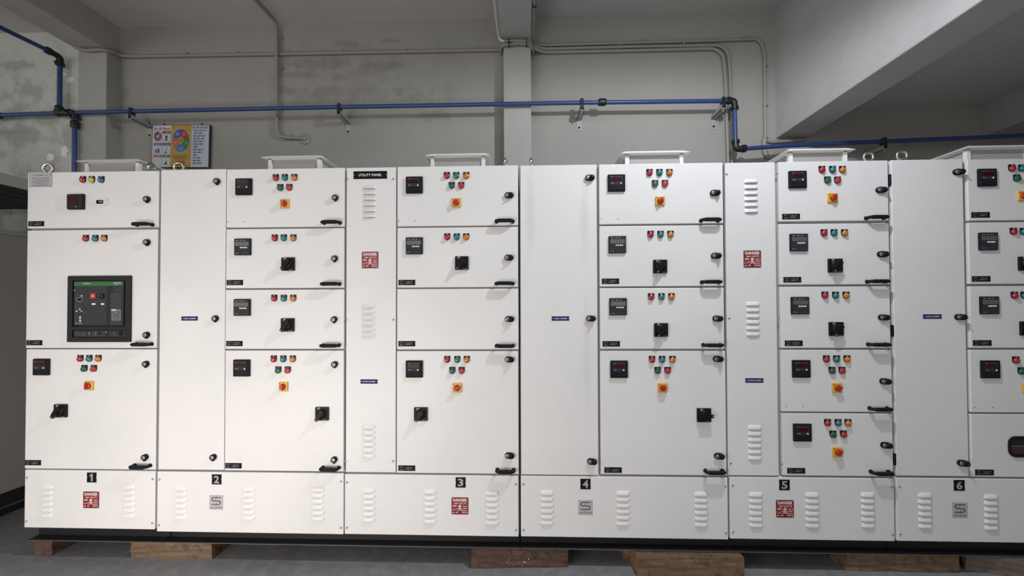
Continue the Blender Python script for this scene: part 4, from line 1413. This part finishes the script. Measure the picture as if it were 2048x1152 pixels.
def pipe_bracket(x, z, label, wy=1.0, arm=0.0):
    t = thing('pipe_bracket', label, 'bracket', (x, wy, z), 'brackets carrying the blue pipe')
    b = MB()
    b.box(-0.022, 0.022, -0.005, 0.0, -0.128, 0.020, GALV, 0.0015)
    for zz in (-0.002, -0.105):
        b.lathe([(0.009, -0.005), (0.009, -0.010), (0.005, -0.012)], DARKM, 0, zz, 8)
    b.build('wall_plate', t)
    b = MB(); b.box(-0.019, 0.019, -0.175, -0.004, -0.046, -0.042, GALV)
    for sx in (-0.019, 0.016): b.box(sx, sx + 0.003, -0.175, -0.004, -0.046, -0.012, GALV)
    b.build('arm', t)
    b = MB()
    b.box(-0.015, 0.015, -0.174, -0.136, -0.030, 0.006, FITK, 0.003)
    b.box(-0.013, 0.013, -0.178, -0.132, 0.002, 0.050, FITK, 0.006)
    b.tube([(0, -0.160, -0.030), (0, -0.160, -0.062)], 0.005, STEEL, 8)
    b.build('pipe_clip', t)
pipe_bracket(-3.184, 3.03, 'grey bracket beside the top left corner of the poster')
pipe_bracket(-1.472, 3.03, 'grey pipe bracket at the stained wall, between poster and central pillar')
pipe_bracket(0.449, 3.03, 'grey pipe bracket just right of the central pillar')
pipe_bracket(1.535, 3.02, 'grey pipe bracket beside the two vertical conduits')
pipe_bracket(2.735, 2.685, 'pipe bracket in the dark bay right of the big beam')

# ------------------------------------------------------------------ conduits
CY = 0.983
def conduit(label, path, r=0.0125, clips=(), m=CONDM, rad=0.06, extra=None, nm='conduit'):
    p0 = Vector(path[0])
    t = thing(nm, label, 'conduit', p0)
    b = MB(); b.tube([p - p0 for p in bend(path, rad)], r, m, 10)
    b.build('conduit_tube', t)
    for c, d in clips:
        c = Vector(c); d = Vector(d)
        b = MB(); b.tube([c - p0 - d * 0.006, c - p0 + d * 0.006], r * 1.15, m, 10)
        n = Vector((0, 0, 1)) if abs(d.x) > 0.5 else Vector((1, 0, 0))
        b.box(-0.007, 0.007, 0.000, 0.013, -0.007, 0.007, m, at=c - p0 + n * (r + 0.010))
        b.build('saddle_clip', t)
    if extra: extra(t, p0)
    return t
X1, Z1 = (1, 0, 0), (0, 0, 1)
conduit('grey conduit running level along the back wall from the left pillar to the central pillar',
        [(-3.69, 0.862, 3.605), (-3.60, 0.862, 3.575), (-3.46, 0.860, 3.578), (-3.425, 0.90, 3.588), (-3.420, 0.965, 3.596), (-3.35, CY, 3.598), (-2.05, CY, 3.588), (-0.178, CY, 3.578)], 0.013,
        [((-2.86, CY, 3.594), X1), ((-2.42, CY, 3.591), X1), ((-1.52, CY, 3.585), X1), ((-0.98, CY, 3.582), X1), ((-0.40, CY, 3.579), X1)], rad=0.03)
def rose(t, p0):
    b = MB(); b.lathe([(0.045, 0.0), (0.045, -0.006), (0.040, -0.009), (0.020, -0.010)], CONDM, 0, 0, 24)
    b.lathe([(0.016, -0.009), (0.016, -0.022), (0.012, -0.024)], CONDM, 0, 0, 16)
    b.build('round_box', t, Vector((-1.838, 0.999, 2.871)) - p0)
conduit('grey conduit coming off the ceiling and down the wall to a round box',
        [(-2.10, -1.6, 3.845), (-2.09, 0.60, 3.845), (-2.068, 0.962, 3.84), (-2.060, 0.962, 3.70), (-2.060, 0.962, 2.878), (-1.840, 0.985, 2.871)], 0.0125,
        [((-2.060, 0.966, 3.72), Z1), ((-2.060, 0.966, 3.46), Z1), ((-2.060, 0.966, 3.10), Z1), ((-1.955, 0.972, 2.874), X1)], rad=0.075, extra=rose)
conduit('thin uppermost conduit right of the central pillar, ending down beside the big beam',
        [(0.075, 0.93, 3.59), (0.12, CY, 3.607), (0.594, CY, 3.608), (1.573, CY, 3.611), (1.905, CY, 3.616), (1.940, CY, 3.50), (1.937, CY, 2.79), (1.985, CY, 2.775), (2.10, CY, 2.782), (2.262, CY, 2.79)], 0.011,
        [((0.45, CY, 3.607), X1), ((0.98, CY, 3.609), X1), ((1.55, CY, 3.611), X1), ((1.78, CY, 3.614), X1), ((1.940, CY, 3.40), Z1), ((1.939, CY, 3.08), Z1), ((1.937, CY, 2.82), Z1)], rad=0.10)
conduit('middle conduit of the three right of the central pillar, turning down the wall',
        [(0.075, 0.92, 3.565), (0.16, CY, 3.575), (0.962, CY, 3.577), (1.648, CY, 3.570), (1.666, CY, 3.30), (1.674, CY, 2.20)], 0.0125,
        [((0.22, CY, 3.576), X1), ((0.78, CY, 3.577), X1), ((1.30, CY, 3.574), X1)], rad=0.11)
conduit('lowest conduit of the three right of the central pillar, turning down the wall',
        [(0.075, 0.92, 3.545), (0.16, CY, 3.548), (0.962, CY, 3.545), (1.608, CY, 3.546), (1.626, CY, 3.30), (1.650, CY, 2.20)], 0.0125,
        [((0.30, CY, 3.548), X1), ((0.76, CY, 3.546), X1), ((1.44, CY, 3.546), X1)], rad=0.11)
conduit('bent loose end of grey hose below the blue pipe by the big beam',
        [(1.930, CY, 2.80), (1.926, CY, 2.72), (1.945, CY, 2.655), (2.00, CY, 2.650), (2.03, CY, 2.69)], 0.018, rad=0.05, nm='hose_end')
conduit('white conduit running along the left edge of the central beam',
        [(-0.205, -2.0, 3.60), (-0.205, 0.70, 3.60), (-0.200, 0.858, 3.598), (-0.186, 0.858, 3.572), (-0.150, 0.858, 3.560)], 0.010, m=CONDW, rad=0.04)
def beam_ties(t, p0):
    for y in (0.55, 0.46, 0.30, 0.05, -0.3):
        b = MB(); b.tube([(0, -0.006, 0), (0, 0.006, 0)], 0.017, TIE, 10)
        b.build('cable_tie', t, Vector((0.074, y, 3.605)) - p0)
conduit('grey cable tied along the right edge of the central beam',
        [(0.074, -2.0, 3.605), (0.074, 0.75, 3.605), (0.078, 0.93, 3.60), (0.074, 0.95, 3.56)], 0.012, m=CABLEM, extra=beam_ties, rad=0.04, nm='cable')

bun = thing('cable_bundle', 'bundle of grey cables wrapped round the top of the central pillar', 'cable bundle', (-0.055, 0.86, 3.548))
for i, (dz, dy, r) in enumerate(((0.021, 0.006, 0.008), (0.008, -0.006, 0.009), (-0.006, 0.004, 0.010), (-0.017, -0.003, 0.009))):
    b = MB()
    w = 0.006 * math.sin(i * 2.1)
    path = [(-0.132, 0.10, dz - 0.010), (-0.128, 0.02, dz - 0.006), (-0.105, dy, dz), (-0.05, dy - 0.004, dz + w), (0.02, dy - 0.004, dz + 0.006 - w), (0.085, dy, dz), (0.118, 0.02, dz - 0.006 - 0.003 * i), (0.130, 0.08, dz - 0.012)]
    b.tube(bend(path, 0.03, 4), r, CABLEM if i % 2 else CONDM, 10)
    b.build('cable_strand', bun)
for x in (-0.064, 0.075):
    b = MB()
    ring = [(x, 0.002 + 0.020 * math.cos(2 * math.pi * k / 16), 0.002 + 0.032 * math.sin(2 * math.pi * k / 16)) for k in range(17)]
    b.tube(ring, 0.0035, TIE, 8, cap=False)
    b.box(x - 0.003, x + 0.003, -0.024, -0.018, -0.045, -0.02, TIE)
    b.build('cable_tie', bun)

# ------------------------------------------------------------------ poster
pw, ph = 0.500, 0.362
po = thing('wall_poster', 'framed 5S poster in Hindi with a coloured wheel hanging on the wall', 'poster', (-2.898, 0.985, 2.640))
b = MB()
b.box(-pw / 2, pw / 2, -0.008, 0.010, 0, ph, P['ink'], 0.001)
b.build('frame', po)
b = MB()
def PX(u): return -pw / 2 + 0.004 + u * (pw - 0.012)
def PZ(v): return ph - 0.004 - v * (ph - 0.008)
y = -0.0085
def rect(u0, u1, v0, v1, m, dy=0.0): b.flat(PX(u0), PX(u1), PZ(v1), PZ(v0), y - dy, m)
rect(0, 1, 0, 1, P['white'])
rect(0.33, 0.69, 0, 1, P['gold'], 0.0003)
rect(0.69, 1, 0, 1, P['pale'], 0.0003)
e = 0.0006
b.text('5S \u0915\u0947 \u093f\u0928\u092f\u092e', PX(0.165), PZ(0.085), 0.142, 0.026, y - e, P['red'], 0.02)
hd = [('maroon', 'maroon'), ('blue', 'purple'), ('brick', 'dgreen')]
for r_ in range(3):
    for c_ in range(2):
        u0 = 0.025 + c_ * 0.155; v0 = 0.14 + r_ * 0.285
        rect(u0, u0 + 0.143, v0, v0 + 0.255, P['grey'], 0.0004)
        rect(u0 + 0.006, u0 + 0.137, v0 + 0.008, v0 + 0.247, P['white'], 0.0006)
        if (r_, c_) != (0, 0):
            rect(u0, u0 + 0.143, v0, v0 + 0.058, P[hd[r_][c_]], 0.0008)
            b.scribble(PX(u0 + 0.03), PX(u0 + 0.115), PZ(v0 + 0.03), 0.008, y - 0.0011, P['white'], rnd)
            b.scribble(PX(u0 + 0.01), PX(u0 + 0.13), PZ(v0 + 0.078), 0.004, y - 0.0009, P['grey'], rnd)
def wheel(cu_, cv, ru, rv, cols, start, dy):
    n = len(cols); sp = 360 / n
    for i, c in enumerate(cols):
        a0 = start - i * sp
        b.poly([(PX(cu_), PZ(cv))] + [(PX(cu_) + ru * math.cos(R(a0 - sp * k / 8)), PZ(cv) + rv * math.sin(R(a0 - sp * k / 8))) for k in range(9)], y - dy, P[c])
wheel(0.095, 0.268, 0.033, 0.041, ('sky', 'red', 'brick', 'green', 'maroon'), 90, 0.0009)
b.poly(arc(PX(0.095), PZ(0.268), 0.012, 0, 340, 14), y - 0.0012, P['pale'])
# small tool drawings in the five cells
b.box(PX(0.235), PX(0.262), y - 0.0010, y - 0.0006, PZ(0.37), PZ(0.30), P['ink']); b.box(PX(0.215), PX(0.235), y - 0.0010, y - 0.0006, PZ(0.37), PZ(0.33), P['grey'])
b.poly(arc(PX(0.248), PZ(0.275), 0.011, 0, 330, 10), y - 0.0009, P['ink'])
for u, hh, c in ((0.055, 0.09, 'ink'), (0.085, 0.12, 'grey'), (0.108, 0.10, 'maroon')):
    rect(u, u + 0.022, 0.665 - hh, 0.665, P[c], 0.0009)
b.stroke([(PX(0.262), PZ(0.54)), (PX(0.240), PZ(0.66))], 0.004, y - 0.0009, P['ink']); rect(0.222, 0.262, 0.645, 0.668, P['ink'], 0.0009)
b.stroke([(PX(u), PZ(v)) for u, v in ((0.05, 0.90), (0.07, 0.83), (0.11, 0.83), (0.13, 0.87), (0.10, 0.90))], 0.003, y - 0.0009, P['grey'])
b.poly([(PX(0.21), PZ(0.94)), (PX(0.27), PZ(0.94)), (PX(0.262), PZ(0.84))], y - 0.0009, P['maroon'])
b.poly(arc(PX(0.505), PZ(0.365), 0.0790, 0, 352, 40, 0.1030), y - 0.0004, P['pale'])
wheel(0.505, 0.365, 0.0755, 0.0995, ('red', 'green', 'sky', 'orange', 'blue'), 90, 0.0006)
b.poly(arc(PX(0.505), PZ(0.365), 0.0250, 0, 350, 24, 0.0300), y - 0.0009, P['gold'])
b.text('5S', PX(0.505), PZ(0.365), 0.030, 0.026, y - 0.0012, P['red'], 0.03)
for a in (54, -18, -90, -162, 126):
    for k in (-1, 0, 1):
        cx, cz = PX(0.505) + 0.052 * math.cos(R(a)), PZ(0.365) + 0.070 * math.sin(R(a)) + k * 0.010
        b.scribble(cx - 0.015, cx + 0.015, cz, 0.005, y - 0.0009, P['white'] if a in (54, 126) else P['pale'], rnd)
for i, (u0, u1) in enumerate(((0.35, 0.67), (0.385, 0.63), (0.40, 0.62))):
    b.scribble(PX(u0), PX(u1), PZ(0.735 + i * 0.035), 0.008, y - 0.0006, P['maroon'], rnd, True)
b.scribble(PX(0.345), PX(0.68), PZ(0.965), 0.009, y - 0.0006, P['ink'], rnd, True)
rect(0.43, 0.585, 0.845, 0.945, P['brick'], 0.0006)
b.text('5S \u0915\u0947 \u092b\u093e\u092f\u0926\u0947', PX(0.840), PZ(0.050), 0.134, 0.026, y - e, P['ink'], 0.02)
for i, u1 in enumerate((0.97, 0.90, 0.94, 0.91, 0.92, 0.92, 0.83, 0.91, 0.90, 0.80, 0.87, 0.88, 0.90)):
    v = 0.128 + i * 0.0655
    b.scribble(PX(0.725), PX(u1), PZ(v), 0.015, y - e, P['ink'], rnd, True)
    if i in (0, 2, 4, 7, 10): b.flat(PX(0.703), PX(0.714), PZ(v) - 0.001, PZ(v) + 0.001, y - e, P['ink'])
b.build('printed_sheet', po)
for x in (-0.163, 0.163):
    q = MB(); q.prism(arc(0, 0.008, 0.009, 0, 180, 8) + [(-0.009, -0.004), (0.009, -0.004)], -0.002, 0.0, DARKM)
    q.build('hanging_tab', po, (x, 0.009, ph + 0.002))
po.rotation_euler = (0, R(1.0), 0)

# ------------------------------------------------------------------ neighbours at the left edge
t = thing('grey_cabinet', 'dark grey steel cabinet at the left edge, beside the cabinet with plate 1', 'cabinet', (-4.15, 0.2, 0))
b = MB(); b.box(-0.47, 0.47, -0.6, 0.55, 0.155, 1.985, GREYC, 0.004)
b.build('cabinet_body', t)
MB().box(-0.475, 0.475, -0.605, 0.555, 1.985, 2.012, DUCTM, 0.003).build('top_cover', t)
b = MB(); b.box(-0.45, 0.455, -0.58, 0.53, 0.055, 0.155, DARKM); b.box(-0.47, 0.47, -0.6, 0.55, 0.0, 0.055, BASEK, 0.002); b.box(0.455, 0.472, -0.6, 0.55, 0.052, 0.058, BASEE)
b.build('plinth', t)
t = thing('cable_duct', 'grey overhead cable duct at the left edge, above the dark grey cabinet', 'duct', (-4.1, 0.1, 2.25))
MB().box(-0.40, 0.42, -1.2, 0.62, 0.085, 0.165, DUCTM, 0.003).build('duct_cover', t)
b = MB(); b.box(-0.38, 0.40, -1.2, 0.60, -0.02, 0.083, DARKM)
for i in range(3): b.box(0.40, 0.412, -1.2, 0.60, -0.018 + i * 0.035, -0.006 + i * 0.035, BASEK)
b.build('duct_tray', t)
b = MB(); b.box(0.385, 0.412, 0.565, 0.60, -0.238, -0.0205, DARKM); b.build('support_post', t)
b = MB(); b.box(-0.36, -0.33, 0.565, 0.60, -0.238, -0.0205, DARKM); b.build('support_post', t)
b = MB(); b.box(0.385, 0.412, -0.45, -0.41, -0.238, -0.0205, DARKM); b.build('support_post', t)
